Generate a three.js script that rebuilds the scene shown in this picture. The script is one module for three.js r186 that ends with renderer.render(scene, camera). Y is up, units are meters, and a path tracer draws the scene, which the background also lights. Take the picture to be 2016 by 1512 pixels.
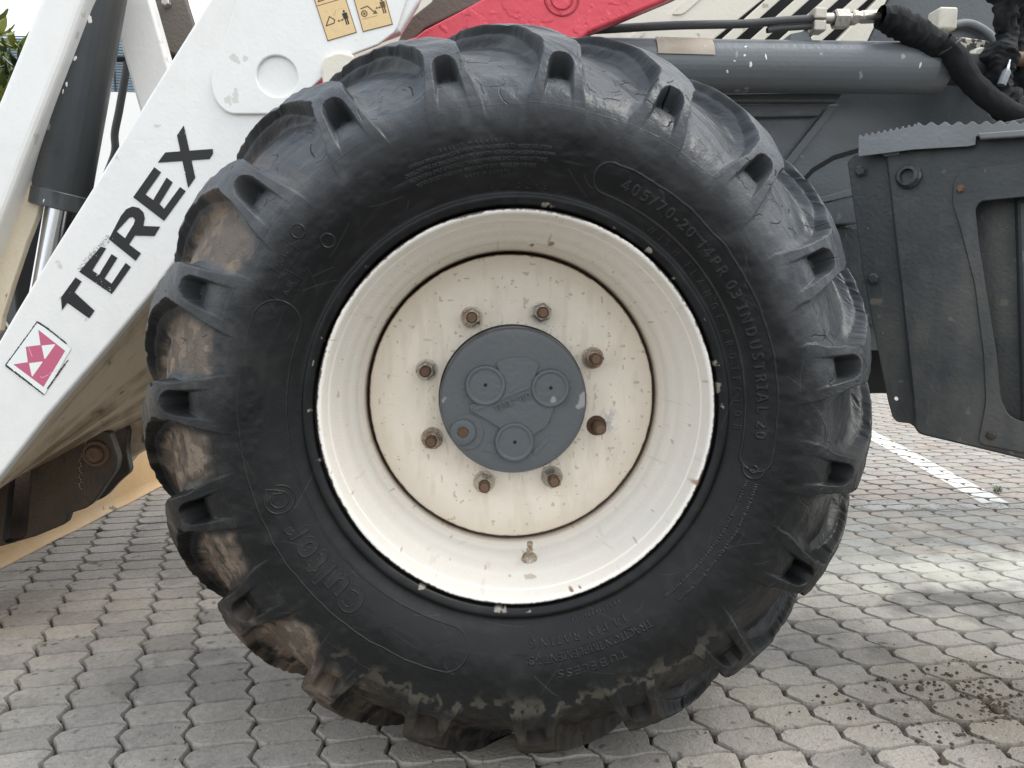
import * as THREE from 'three';
import { mergeGeometries, toCreasedNormals } from 'three/addons/utils/BufferGeometryUtils.js';
import { FontLoader } from 'three/addons/loaders/FontLoader.js';
import { TextGeometry } from 'three/addons/geometries/TextGeometry.js';
import { RoundedBoxGeometry } from 'three/addons/geometries/RoundedBoxGeometry.js';

// ------------------------------------------------------------------ camera, sky, sun, exposure
const R = Math.PI / 180, V3 = (x, y, z) => new THREE.Vector3(x, y, z);
const WHEEL_Y = 0.557, CAMBER = -0.033, STEER = -0.0413;
const scene = new THREE.Scene();
const FOCAL = 1523, YAW = 5 * R, PITCH = Math.atan((756 - 567) / FOCAL);
const camera = new THREE.PerspectiveCamera(2 * Math.atan(756 / FOCAL) / R, 4 / 3, 0.05, 600);
camera.position.set(-0.102, WHEEL_Y + 0.1715, 1.07);
camera.rotation.set(-PITCH, -YAW, 0, 'YXZ');
const renderer = new THREE.WebGLRenderer({ antialias: true });
renderer.setSize(1024, 768);
renderer.toneMapping = THREE.LinearToneMapping;
renderer.toneMappingExposure = 1.75;
renderer.shadowMap.enabled = true;
const SUN = V3(0.45, 0.85, 0.12).normalize();

// ------------------------------------------------------------------ numbers
let seed = 7;
const rnd = () => { seed = (seed + 0x6d2b79f5) | 0; let t = Math.imul(seed ^ (seed >>> 15), 1 | seed); t = (t + Math.imul(t ^ (t >>> 7), 61 | t)) ^ t; return ((t ^ (t >>> 14)) >>> 0) / 4294967296; };
const rr = (a, b) => a + (b - a) * rnd();
const clamp = (x, a = 0, b = 1) => x < a ? a : x > b ? b : x;
const mix = (a, b, t) => a + (b - a) * t;
const sm = (a, b, x) => { const t = clamp((x - a) / (b - a)); return t * t * (3 - 2 * t); };
const TAB = new Float32Array(65536); { for (let i = 0; i < 65536; i++) TAB[i] = rnd(); }
function vn(x, y, per = 0) {                       // value noise, optionally periodic
  let ix = Math.floor(x), iy = Math.floor(y); const fx = x - ix, fy = y - iy;
  let ix1 = ix + 1, iy1 = iy + 1;
  if (per) { ix = ((ix % per) + per) % per; iy = ((iy % per) + per) % per; ix1 = ix1 % per; iy1 = iy1 % per; if (ix1 < 0) ix1 += per; if (iy1 < 0) iy1 += per; }
  const u = fx * fx * (3 - 2 * fx), v = fy * fy * (3 - 2 * fy);
  const h = (a, b) => TAB[((a * 157 + b * 8191) ^ (b * 31)) & 65535];
  const a = h(ix, iy), b = h(ix1, iy), c = h(ix, iy1), d = h(ix1, iy1);
  return a + (b - a) * u + (c - a) * v + (a - b - c + d) * u * v;
}
function fbm(x, y, o = 4, per = 0) { let s = 0, a = 0.5, n = 0; for (let i = 0; i < o; i++) { s += a * vn(x, y, per); n += a; x = x * 2 + (per ? 0 : 17.3); y = y * 2 + (per ? 0 : 9.1); per *= 2; a *= 0.5; } return s / n; }
const LUT = new Uint8Array(4097); for (let i = 0; i <= 4096; i++) { const x = i / 4096; LUT[i] = Math.round(255 * (x <= 0.0031308 ? 12.92 * x : 1.055 * Math.pow(x, 1 / 2.4) - 0.055)); }
const s8 = (x) => LUT[(clamp(x) * 4096) | 0];
function dataTex(w, h, fn, srgb = true, wrap = true) {  // fn(u, v, out) gives linear colour 0..1
  const d = new Uint8Array(w * h * 4), o = [0, 0, 0];
  for (let y = 0, i = 0; y < h; y++) for (let x = 0; x < w; x++, i += 4) {
    fn((x + 0.5) / w, (y + 0.5) / h, o);
    if (srgb) { d[i] = s8(o[0]); d[i + 1] = s8(o[1]); d[i + 2] = s8(o[2]); } else { d[i] = clamp(o[0]) * 255; d[i + 1] = clamp(o[1]) * 255; d[i + 2] = clamp(o[2]) * 255; }
    d[i + 3] = 255;
  }
  const t = new THREE.DataTexture(d, w, h, THREE.RGBAFormat);
  t.magFilter = THREE.LinearFilter; t.minFilter = THREE.LinearMipmapLinearFilter; t.generateMipmaps = true;
  t.wrapS = t.wrapT = wrap ? THREE.RepeatWrapping : THREE.ClampToEdgeWrapping;
  if (srgb) t.colorSpace = THREE.SRGBColorSpace;
  t.needsUpdate = true; return t;
}
function canvas(w, h) { const c = document.createElement('canvas'); c.width = w; c.height = h; return [c, c.getContext('2d')]; }

// ------------------------------------------------------------------ sky and sun
{
  const W = 512, H = 256, d = new Float32Array(W * H * 4);
  for (let y = 0; y < H; y++) for (let x = 0; x < W; x++) {
    const el = ((y + 0.5) / H - 0.5) * Math.PI, az = ((x + 0.5) / W - 0.5) * 2 * Math.PI;
    const dx = Math.cos(el) * Math.cos(az), dy = Math.sin(el), dz = Math.cos(el) * Math.sin(az), up = Math.max(dy, 0);
    const k = 1 / (0.25 + up), cl = sm(0.36, 0.66, fbm(dx * k * 1.6 + 20, dz * k * 1.6 + 31, 5)) * 0.8;
    const blue = [mix(0.82, 0.5, Math.sqrt(up)), mix(0.87, 0.64, Math.sqrt(up)), mix(0.91, 0.84, Math.sqrt(up))], cd = Math.max(0, dx * SUN.x + dy * SUN.y + dz * SUN.z);
    const glow = 0.5 * Math.pow(cd, 6) + 0.9 * Math.pow(cd, 40), cloud = 1.08 + 0.12 * up;
    const o = (y * W + x) * 4, below = dy < 0 ? 0.45 : 1;
    for (let c = 0; c < 3; c++) d[o + c] = (mix(blue[c], cloud * [1, 0.985, 0.955][c], cl) + glow * [1, 0.97, 0.92][c]) * below;
    d[o + 3] = 1;
  }
  const t = new THREE.DataTexture(d, W, H, THREE.RGBAFormat, THREE.FloatType);
  t.mapping = THREE.EquirectangularReflectionMapping; t.magFilter = t.minFilter = THREE.LinearFilter; t.needsUpdate = true;
  scene.background = t; scene.environment = t;
  const sun = new THREE.DirectionalLight(new THREE.Color(1, 0.95, 0.87), 1.0);
  sun.position.copy(SUN).multiplyScalar(12); sun.castShadow = true; sun.shadow.radius = 40; sun.shadow.mapSize.set(2048, 2048);
  Object.assign(sun.shadow.camera, { left: -6, right: 6, top: 6, bottom: -6, near: 1, far: 30 });
  scene.add(sun, sun.target);
}

// ------------------------------------------------------------------ helpers: rays, naming, parts
const FW = V3(Math.sin(YAW) * Math.cos(PITCH), -Math.sin(PITCH), -Math.cos(YAW) * Math.cos(PITCH)), RT = V3(Math.cos(YAW), 0, Math.sin(YAW)), UP = V3().crossVectors(RT, FW);
const CAM = camera.position.clone();
const ray = (px, py) => FW.clone().multiplyScalar(FOCAL).addScaledVector(RT, px - 1008).addScaledVector(UP, 756 - py);
const on = (px, py, z) => { const d = ray(px, py); return CAM.clone().addScaledVector(d, (z - CAM.z) / d.z); };      // survey: where a sight line meets the upright plane at z
const onY = (px, py, y = 0) => { const d = ray(px, py); return CAM.clone().addScaledVector(d, (y - CAM.y) / d.y); };  // survey: where a sight line meets a level plane
const project = (p) => { const d = p.clone().sub(CAM), z = d.dot(FW); return [1008 + FOCAL * d.dot(RT) / z, 756 - FOCAL * d.dot(UP) / z, z]; };
const used = {};
function numbered(n) { const k = used[n] = (used[n] ?? -1) + 1; return k ? n + '_' + String(k).padStart(3, '0') : n; }
function tag(o, label, category, group, kind) { if (label) o.userData.label = label; if (category) o.userData.category = category; if (group) o.userData.group = group; if (kind) o.userData.kind = kind; return o; }
function part(name, geo, mat, parent, label) {
  const g = Array.isArray(geo) ? mergeGeometries(geo.map((q) => { const n = q.index ? q.toNonIndexed() : q.clone(); for (const k of Object.keys(n.attributes)) if (!['position', 'normal', 'uv'].includes(k)) n.deleteAttribute(k); return n; })) : geo;
  const m = new THREE.Mesh(g, mat); m.name = numbered(name); m.castShadow = m.receiveShadow = true; parent.add(m); if (label) m.userData.label = label; return m;
}
function group(name, parent, pos) { const g = new THREE.Group(); g.name = numbered(name); if (pos) g.position.copy(pos); parent.add(g); return g; }
const shapeOf = (pts) => new THREE.Shape(pts.map((p) => new THREE.Vector2(p.x, p.y)));
function rounded(pts, rad) {                         // a polygon of Vector2/3 with rounded corners
  const s = new THREE.Shape(), n = pts.length, v = pts.map((p) => new THREE.Vector2(p.x, p.y));
  for (let i = 0; i < n; i++) {
    const a = v[(i + n - 1) % n], b = v[i], c = v[(i + 1) % n], r = Math.min(Array.isArray(rad) ? rad[i] : rad, a.distanceTo(b) * 0.48, c.distanceTo(b) * 0.48);
    const p = b.clone().lerp(a, r / a.distanceTo(b)), q = b.clone().lerp(c, r / c.distanceTo(b));
    if (i) s.lineTo(p.x, p.y); else s.moveTo(p.x, p.y);
    if (r > 1e-4) s.quadraticCurveTo(b.x, b.y, q.x, q.y);
  }
  s.closePath(); return s;
}
function slab(shape, z, thick, bevel = 0.004, seg = 3) {  // an upright plate whose outer face lies at z
  const g = new THREE.ExtrudeGeometry(shape, { depth: thick - 2 * bevel, bevelEnabled: bevel > 0, bevelSize: bevel, bevelThickness: bevel, bevelOffset: -bevel, bevelSegments: seg, curveSegments: 14 });
  g.translate(0, 0, z - thick + bevel); return g;
}
const poly = (list, z) => list.map(([x, y]) => on(x, y, z));
const circlePath = (c, r, n = 40) => { const p = new THREE.Path(); p.absarc(c.x, c.y, r, 0, Math.PI * 2, true); return p; };
function tube(points, r, seg = 60, rad = 14, tension = 0.5) { return new THREE.TubeGeometry(new THREE.CatmullRomCurve3(points, false, 'catmullrom', tension), seg, r, rad, false); }
function bar(a, b, r, n = 32, r2 = r) { const g = new THREE.CylinderGeometry(r2, r, a.distanceTo(b), n, 1); g.applyQuaternion(new THREE.Quaternion().setFromUnitVectors(V3(0, 1, 0), b.clone().sub(a).normalize())); g.translate((a.x + b.x) / 2, (a.y + b.y) / 2, (a.z + b.z) / 2); return g; }
function turned(a, b, prof, n = 40) {                // a lathe along a-b; prof = [[along, radius], ...]
  const g = new THREE.LatheGeometry(prof.map(([l, r]) => new THREE.Vector2(r, l)), n); g.applyQuaternion(new THREE.Quaternion().setFromUnitVectors(V3(0, 1, 0), b.clone().sub(a).normalize())); g.translate(a.x, a.y, a.z); return toCreasedNormals(g, 0.7);
}
function hexBolt(p, n, size, h, washer = 1.35) {     // washer, hexagon head with a chamfered crown
  const g = [new THREE.CylinderGeometry(size * washer, size * washer, h * 0.22, 28), new THREE.CylinderGeometry(size, size, h * 0.8, 6), new THREE.CylinderGeometry(size * 0.72, size * 0.99, h * 0.16, 6)];
  g[0].translate(0, h * 0.11, 0); g[1].translate(0, h * 0.55, 0); g[2].translate(0, h * 1.03, 0);
  const q = new THREE.Quaternion().setFromUnitVectors(V3(0, 1, 0), n.clone().normalize());
  return g.map((x) => toCreasedNormals(x.applyQuaternion(q).translate(p.x, p.y, p.z), 0.5));
}
function metreUV(g) {                                // uv in metres by the dominant direction of each face
  const n = g.index ? g.toNonIndexed() : g, p = n.attributes.position, uv = new Float32Array(p.count * 2); n.computeBoundingBox();
  for (let i = 0; i < p.count; i += 3) {
    const a = V3().fromBufferAttribute(p, i), b = V3().fromBufferAttribute(p, i + 1), c = V3().fromBufferAttribute(p, i + 2), f = b.clone().sub(a).cross(c.clone().sub(a));
    const ax = Math.abs(f.x), ay = Math.abs(f.y), az = Math.abs(f.z);
    for (const [k, v] of [[0, a], [1, b], [2, c]]) { uv[(i + k) * 2] = ax > ay && ax > az ? v.z : v.x; uv[(i + k) * 2 + 1] = ay > ax && ay > az ? v.z : v.y; }
  }
  n.setAttribute('uv', new THREE.BufferAttribute(uv, 2)); return n;
}

// ------------------------------------------------------------------ materials
const bumpFine = dataTex(512, 512, (u, v, o) => { o[0] = o[1] = o[2] = 0.6 * fbm(u * 64, v * 64, 3, 64) + 0.4 * fbm(u * 8, v * 8, 4, 8); }, false);
const bumpBrush = dataTex(512, 512, (u, v, o) => { o[0] = o[1] = o[2] = 0.5 * fbm(u * 24, v * 24, 4, 24) + 0.5 * sm(0.52, 0.62, fbm(u * 9 + 0, v * 9, 4, 9)); }, false);
function clone(t, rep) { const c = t.clone(); c.repeat.set(rep, rep); c.needsUpdate = true; return c; }
// paint: base colour with grime, chips and stains (all with a shape of their own), uv in metres
function paint(base, { rough = 0.45, grime = 0.3, grimeCol = [0.22, 0.17, 0.11], chips = 0.5, chipCol = [0.07, 0.045, 0.03], bump = 0.0006, bumpTex = bumpFine, rep = 1, size = 512, metal = 0, off = 0, coat = 0, streak = 0 } = {}) {
  const map = dataTex(size, size, (u, v, o) => {
    const a = fbm(u * 5 + off, v * 5, 5, 5 * 1), b = fbm(u * 40, v * 40 + off, 3, 40), c = fbm(u * 27 + 3, v * 27 + off, 4, 27), st = streak ? fbm(u * 48, v * 3, 3, 48) : 0.5;
    let g = grime * clamp((a - 0.42) * 2.2 + (b - 0.5) * 0.7 + streak * (st - 0.5) * 2);
    const chip = chips * sm(0.755, 0.785, c * 0.72 + b * 0.3), tone = 1 + (a - 0.5) * 0.16 + (b - 0.5) * 0.06;
    for (let k = 0; k < 3; k++) o[k] = mix(mix(base[k] * tone, grimeCol[k], g), chipCol[k], chip);
  });
  const rm = dataTex(256, 256, (u, v, o) => { o[0] = 1; o[1] = rough + (fbm(u * 12, v * 12, 4, 12) - 0.5) * 0.3; o[2] = metal; }, false);
  map.repeat.set(rep, rep); rm.repeat.set(rep * 2, rep * 2);
  const m = new THREE.MeshPhysicalMaterial({ map, roughness: 1, metalness: metal ? 1 : 0, roughnessMap: rm, metalnessMap: metal ? rm : null, bumpMap: clone(bumpTex, rep * 3), bumpScale: bump, clearcoat: coat, clearcoatRoughness: 0.25 });
  return m;
}
const M = {
  white: paint([0.8, 0.795, 0.77], { rough: 0.42, grime: 0.3, grimeCol: [0.5, 0.46, 0.39], chips: 0.35, streak: 0.2, chipCol: [0.3, 0.26, 0.2], bump: 0.0004, size: 1024 }),
  dirtyWhite: paint([0.66, 0.58, 0.44], { rough: 0.6, grime: 0.95, grimeCol: [0.26, 0.18, 0.1], chips: 0.8, bump: 0.001, off: 2, streak: 0.25 }),
  belly: paint([0.62, 0.52, 0.38], { rough: 0.7, grime: 0.9, grimeCol: [0.22, 0.15, 0.09], chips: 0.6, bump: 0.0014, off: 5, streak: 0.9 }),
  cream: paint([0.72, 0.68, 0.58], { rough: 0.45, grime: 0.35, grimeCol: [0.4, 0.33, 0.23], chips: 0.45, off: 3 }),
  red: paint([0.66, 0.055, 0.085], { rough: 0.4, grime: 0.14, grimeCol: [0.4, 0.05, 0.05], chips: 0.35, chipCol: [0.28, 0.02, 0.03], bump: 0.0022, bumpTex: bumpBrush, off: 1 }),
  grey: paint([0.09, 0.1, 0.107], { rough: 0.42, grime: 0.4, grimeCol: [0.075, 0.075, 0.07], chips: 0.5, chipCol: [0.22, 0.2, 0.17], bump: 0.0008, off: 4, streak: 0.15 }),
  greyTube: paint([0.115, 0.126, 0.135], { rough: 0.36, grime: 0.4, grimeCol: [0.1, 0.095, 0.09], chips: 0.5, chipCol: [0.5, 0.48, 0.45], bump: 0.0006, off: 6 }),
  stepGrey: paint([0.036, 0.042, 0.045], { rough: 0.46, grime: 0.9, grimeCol: [0.085, 0.083, 0.075], chips: 0.6, chipCol: [0.17, 0.15, 0.12], bump: 0.0008, off: 7, streak: 0.6 }),
  treadGrey: paint([0.17, 0.185, 0.195], { rough: 0.45, grime: 0.5, grimeCol: [0.14, 0.13, 0.11], chips: 0.6, chipCol: [0.3, 0.26, 0.2], bump: 0.0008, off: 8 }),
  ram: paint([0.052, 0.058, 0.062], { rough: 0.38, grime: 0.4, grimeCol: [0.1, 0.085, 0.06], chips: 0.5, chipCol: [0.5, 0.5, 0.48], bump: 0.0004, off: 9 }),
  hub: paint([0.09, 0.099, 0.105], { rough: 0.42, grime: 0.3, grimeCol: [0.1, 0.1, 0.1], chips: 0.4, chipCol: [0.55, 0.53, 0.5], bump: 0.0007, off: 11 }),
  ear: paint([0.026, 0.02, 0.016], { rough: 0.5, grime: 0.6, grimeCol: [0.085, 0.055, 0.03], chips: 0.7, chipCol: [0.02, 0.016, 0.014], bump: 0.0016, off: 12, streak: 0.3 }),
  bucket: paint([0.52, 0.33, 0.15], { rough: 0.55, grime: 0.8, grimeCol: [0.46, 0.33, 0.2], chips: 0.8, chipCol: [0.1, 0.06, 0.03], bump: 0.0012, off: 13, streak: 0.3 }),
  dark: new THREE.MeshStandardMaterial({ color: new THREE.Color(0.02, 0.022, 0.024), roughness: 0.6 }),
  black: new THREE.MeshStandardMaterial({ color: new THREE.Color(0.006, 0.006, 0.007), roughness: 0.8 }),
  sleeve: new THREE.MeshPhysicalMaterial({ color: new THREE.Color(0.011, 0.012, 0.013), roughness: 0.7, specularIntensity: 0.45, bumpMap: clone(bumpFine, 6), bumpScale: 0.0015 }),
  hose: new THREE.MeshStandardMaterial({ color: new THREE.Color(0.045, 0.046, 0.046), roughness: 0.5, bumpMap: clone(bumpFine, 5), bumpScale: 0.0006 }),
  flap: paint([0.13, 0.11, 0.09], { rough: 0.7, grime: 0.7, grimeCol: [0.07, 0.06, 0.05], bump: 0.0014, off: 14 }),
  saddle: paint([0.34, 0.29, 0.235], { rough: 0.6, grime: 0.6, chips: 0.8, chipCol: [0.7, 0.68, 0.62], off: 18, rep: 3, size: 256 }),
  chrome: new THREE.MeshPhysicalMaterial({ color: new THREE.Color(0.62, 0.63, 0.65), metalness: 1, roughness: 0.16, anisotropy: 0.4 }),
  zinc: paint([0.5, 0.47, 0.42], { rough: 0.36, grime: 0.6, grimeCol: [0.16, 0.12, 0.08], chips: 0.7, bump: 0.0006, metal: 0.85, off: 15, rep: 6, size: 256 }),
  rust: paint([0.16, 0.1, 0.065], { rough: 0.55, grime: 0.8, grimeCol: [0.09, 0.05, 0.03], bump: 0.0008, metal: 0.5, off: 16, rep: 6, size: 256 }),
  nutPaint: paint([0.5, 0.44, 0.36], { rough: 0.3, grime: 1.1, grimeCol: [0.2, 0.13, 0.08], chips: 1, chipCol: [0.1, 0.07, 0.05], bump: 0.0006, metal: 0.6, off: 17, rep: 7, size: 256 }),
};

// ------------------------------------------------------------------ the pavement: wavy concrete pavers
const sand = new THREE.MeshStandardMaterial({ map: dataTex(512, 512, (u, v, o) => { const n = fbm(u * 90, v * 90, 3, 90), m = fbm(u * 6, v * 6, 4, 6); const t = 0.02 + 0.06 * n * m * 2; o[0] = t * 1.05; o[1] = t; o[2] = t * 0.9; }), roughness: 0.95 });
sand.map.repeat.set(1, 1);
const pavement = new THREE.Group(); pavement.name = 'pavement'; scene.add(pavement);
tag(pavement, 'grey paved yard of wavy interlocking concrete pavers under the machine', null, null, 'structure');
{
  const g = new THREE.PlaneGeometry(10, 10, 1, 1); g.rotateX(-Math.PI / 2); g.translate(0, -0.0125, -1.5);
  const fg = new THREE.PlaneGeometry(400, 400, 1, 1); fg.rotateX(-Math.PI / 2); fg.translate(0, -0.017, -60); for (let i = 0; i < 4; i++) fg.attributes.uv.setXY(i, fg.attributes.position.getX(i) * 2, fg.attributes.position.getZ(i) * 2);
  for (let i = 0; i < 4; i++) g.attributes.uv.setXY(i, g.attributes.position.getX(i) * 2, g.attributes.position.getZ(i) * 2);
  part('joint_sand', g, sand, pavement);
  part('distant_paving', fg, new THREE.MeshStandardMaterial({ map: dataTex(256, 256, (u, v, o) => { const t = 0.2 + 0.1 * fbm(u * 12, v * 12, 4, 12); o[0] = t * 1.05; o[1] = t; o[2] = t * 0.88; }), roughness: 0.8 }), pavement);
  const L = 0.106, D = 0.0675, SK = -0.0206, TURN = 1.9 * R, ux = Math.cos(TURN), uz = Math.sin(TURN);   // u along the rows, v away from the camera
  const O = onY(156, 1349, 0);
  const world = (u, v) => [O.x + u * ux + v * uz, O.z + u * uz - v * ux];
  // stripes of white road paint, given by two border lines each on the ground
  const stripes = [[[1612, 990], [2040, 994], [2040, 1008], [1612, 1006]], [[1668, 840], [1703, 840], [1989, 992], [1934, 992]]].map((s) => s.map(([x, y]) => onY(x, y, 0)));
  const X0 = -2.6, XS = 5.2, Z0 = -4.6, ZS = 5.2;
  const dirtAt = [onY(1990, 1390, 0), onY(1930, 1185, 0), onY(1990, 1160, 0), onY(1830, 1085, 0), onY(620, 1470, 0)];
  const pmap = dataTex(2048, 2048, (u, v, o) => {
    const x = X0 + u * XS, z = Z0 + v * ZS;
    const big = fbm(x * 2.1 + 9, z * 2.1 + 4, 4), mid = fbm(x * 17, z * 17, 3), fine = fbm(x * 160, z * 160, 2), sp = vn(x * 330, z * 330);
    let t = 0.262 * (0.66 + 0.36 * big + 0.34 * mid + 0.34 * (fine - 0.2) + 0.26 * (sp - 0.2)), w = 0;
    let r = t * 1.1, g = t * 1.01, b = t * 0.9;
    // crumbs of dark soil and an oil stain, bright patch painted into the paver colour
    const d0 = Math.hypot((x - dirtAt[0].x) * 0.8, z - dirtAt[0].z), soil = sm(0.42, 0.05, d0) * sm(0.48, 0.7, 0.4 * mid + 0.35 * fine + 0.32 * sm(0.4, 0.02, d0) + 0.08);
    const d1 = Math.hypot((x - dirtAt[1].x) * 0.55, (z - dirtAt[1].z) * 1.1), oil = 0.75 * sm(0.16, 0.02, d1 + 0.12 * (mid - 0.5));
    const d3 = Math.hypot((x - dirtAt[3].x) * 0.6, z - dirtAt[3].z), dustOrBright = 0.92 * sm(0.62, 0.1, d3) * sm(0.1, 0.6, mid * 0.5 + big * 0.5);
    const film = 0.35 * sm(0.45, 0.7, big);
    r = mix(r, 0.7, dustOrBright); g = mix(g, 0.685, dustOrBright); b = mix(b, 0.615, dustOrBright);
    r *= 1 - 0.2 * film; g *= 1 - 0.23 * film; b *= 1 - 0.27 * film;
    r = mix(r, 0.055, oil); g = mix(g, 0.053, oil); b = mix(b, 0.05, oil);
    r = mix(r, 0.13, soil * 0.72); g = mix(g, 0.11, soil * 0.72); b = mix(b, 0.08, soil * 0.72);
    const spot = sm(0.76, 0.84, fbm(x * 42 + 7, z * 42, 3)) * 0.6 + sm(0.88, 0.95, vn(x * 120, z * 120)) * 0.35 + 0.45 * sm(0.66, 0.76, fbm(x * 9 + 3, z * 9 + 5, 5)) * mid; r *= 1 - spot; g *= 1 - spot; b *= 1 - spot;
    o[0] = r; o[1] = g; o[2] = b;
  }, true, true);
  const pbump = clone(bumpFine, 1); pbump.repeat.set(26, 26);
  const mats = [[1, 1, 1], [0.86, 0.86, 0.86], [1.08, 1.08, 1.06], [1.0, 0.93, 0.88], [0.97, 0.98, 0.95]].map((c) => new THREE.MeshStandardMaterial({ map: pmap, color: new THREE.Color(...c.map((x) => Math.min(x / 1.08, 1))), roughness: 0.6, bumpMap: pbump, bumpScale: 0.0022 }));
  const edge = [];                                    // the outline of one paver in (u, v): front, right end, back, left end
  const row = (t) => -0.0052 * Math.sin(2 * Math.PI * t), end = [[0, 0], [-0.006, 0.2], [-0.0145, 0.45], [-0.006, 0.72]];
  for (let i = 0; i < 6; i++) edge.push([L * i / 6, row(i / 6)]);
  for (const [a, t] of end) edge.push([L + SK * t + a, D * t]);
  for (let i = 6; i > 0; i--) edge.push([L * i / 6 + SK, D + row(i / 6)]);
  for (const [a, t] of [...end].reverse()) edge.push([SK * t + a, D * t]);
  edge.pop();
  const n = edge.length, cu = edge.reduce((s, e) => s + e[0], 0) / n, cv = edge.reduce((s, e) => s + e[1], 0) / n;
  const inset = (k) => edge.map(([u, v], i) => {      // parallel offset with mitred corners
    const a = edge[(i + n - 1) % n], b = edge[(i + 1) % n], l1 = Math.hypot(u - a[0], v - a[1]) || 1, l2 = Math.hypot(b[0] - u, b[1] - v) || 1;
    const n1 = [-(v - a[1]) / l1, (u - a[0]) / l1], n2 = [-(b[1] - v) / l2, (b[0] - u) / l2], mx = n1[0] + n2[0], my = n1[1] + n2[1], c = Math.max((mx * mx + my * my) / 2, 0.35);
    return [u + mx / c * k, v + my / c * k];
  });
  const outer = inset(0.0022), inner = inset(0.0045), tri = THREE.ShapeUtils.triangulateShape(inner.map(([u, v]) => new THREE.Vector2(u, v)), []);
  function paver(i, j, far) {
    const u0 = i * L + j * SK, v0 = j * D, h = (rr(-1, 1) + rr(-1, 1)) * 0.0007, tu = rr(-1, 1) * 0.009, tv = rr(-1, 1) * 0.012, tw = rr(-1, 1) * 0.012, su = rr(-1, 1) * 0.0006, sv = rr(-1, 1) * 0.0006;
    const P = [], put = (q, y) => { const a = q[0] - cu, b = q[1] - cv, [x, z] = world(u0 + cu + a - b * tw + su, v0 + cv + b + a * tw + sv); P.push(x, y + h + a * tu + b * tv, z); };
    inner.forEach((q) => put(q, 0)); outer.forEach((q) => put(q, -0.0052)); outer.forEach((q) => put(q, -0.03));
    const idx = [];
    for (const [a, b, c] of tri) idx.push(a, b, c);
    for (const [r0, r1] of [[0, n], [n, 2 * n]]) for (let k = 0; k < n; k++) { const l = (k + 1) % n; idx.push(r0 + k, r1 + k, r0 + l, r0 + l, r1 + k, r1 + l); }
    let g = new THREE.BufferGeometry(); g.setAttribute('position', new THREE.Float32BufferAttribute(P, 3)); g.setIndex(idx);
    const uv = []; for (let k = 0; k < P.length; k += 3) uv.push((P[k] - X0) / XS, (P[k + 2] - Z0) / ZS);
    g.setAttribute('uv', new THREE.Float32BufferAttribute(uv, 2));
    if (far) { g = g.toNonIndexed(); g.computeVertexNormals(); } else g = toCreasedNormals(g, 0.7);
    return { g, lift: (u, v) => h + (u - u0 - cu) * tu + (v - v0 - cv) * tv, u0, v0 };
  }
  const all = [];
  for (let j = -22; j < 84; j++) for (let i = -42; i < 62; i++) {
    const [x, z] = world(i * L + j * SK + cu, j * D + cv), p = V3(x, 0, z); if (z > 0.95 || x < -3.6 || x > 3.4) continue;
    const [px, py, dz] = project(p); 
    const hidden = dz < 0.3 || Math.hypot(px - 1002, py - 768) < 690 && py < 1440 || (px < 640 && py < 900) || (px > 1800 && py < 850) || px < -50 || px > 2066 || py > 1540 || py < 762;
    all.push({ i, j, px, py, hidden, far: dz < 0.3 || px < -200 || px > 2220 || py > 1700 || py < 762, area: hidden ? 0 : 1 / (dz * dz) * (CAM.y / dz), tint: vn(i * 0.31 + 5, j * 0.27 + 3) });
  }
  all.sort((a, b) => b.area - a.area);
  const rest = mats.map(() => []), pieces = [[], []];
  all.forEach((b, k) => {
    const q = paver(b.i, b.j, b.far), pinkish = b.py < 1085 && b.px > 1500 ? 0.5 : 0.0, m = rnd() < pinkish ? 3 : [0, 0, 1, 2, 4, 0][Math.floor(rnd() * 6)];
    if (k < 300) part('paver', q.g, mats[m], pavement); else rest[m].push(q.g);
    // paint lies on the pavers' own faces
    for (const s of [0, 1]) {
      const cut = clip(inner.map(([u, v]) => { const [x, z] = world(q.u0 + u, q.v0 + v); return [x, z, q.lift(q.u0 + u, q.v0 + v)]; }), stripes[s]);
      if (cut.length > 2) pieces[s].push(cut);
    }
  });
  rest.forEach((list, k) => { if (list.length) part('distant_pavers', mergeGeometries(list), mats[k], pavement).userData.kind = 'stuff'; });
  function clip(pts, quad) {
    let out = pts;
    for (let i = 0; i < 4; i++) {
      const a = quad[i], b = quad[(i + 1) % 4], side = (p) => (b.x - a.x) * (p[1] - a.z) - (b.z - a.z) * (p[0] - a.x), src = out; out = [];
      for (let k = 0; k < src.length; k++) {
        const p = src[k], q = src[(k + 1) % src.length], sp = side(p), sq = side(q);
        if (sp >= 0) out.push(p);
        if (sp >= 0 !== sq >= 0) { const t = sp / (sp - sq); out.push(p.map((v, c) => mix(v, q[c], t))); }
      }
      if (!out.length) return out;
    }
    return out;
  }
  const wear = (lo, hi, f) => { const t = dataTex(512, 512, (u, v, o) => { const a = sm(lo, hi, fbm(u * f, v * f, 4, f) * 0.75 + 0.25 * vn(u * 150, v * 150, 150)); o[0] = o[1] = o[2] = a; }, false); t.repeat.set(0.8, 0.8); return t; };
  [['painted_line', 'worn white painted line running level across the pavers beside the front tyre', wear(0.36, 0.62, 9)], ['painted_line', 'bright white painted line slanting back across the pavers under the step', wear(0.12, 0.26, 12)]].forEach(([name, label, alpha], s) => {
    const P = [], uv = [];
    for (const c of pieces[s]) { const f = THREE.ShapeUtils.triangulateShape(c.map((p) => new THREE.Vector2(p[0], -p[1])), []); for (const t of f) for (const k of t) { P.push(c[k][0], c[k][2] + 0.0015, c[k][1]); uv.push(c[k][0] * 2, c[k][1] * 2); } }
    const g = new THREE.BufferGeometry(); g.setAttribute('position', new THREE.Float32BufferAttribute(P, 3)); g.setAttribute('uv', new THREE.Float32BufferAttribute(uv, 2)); g.computeVertexNormals();
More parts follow.
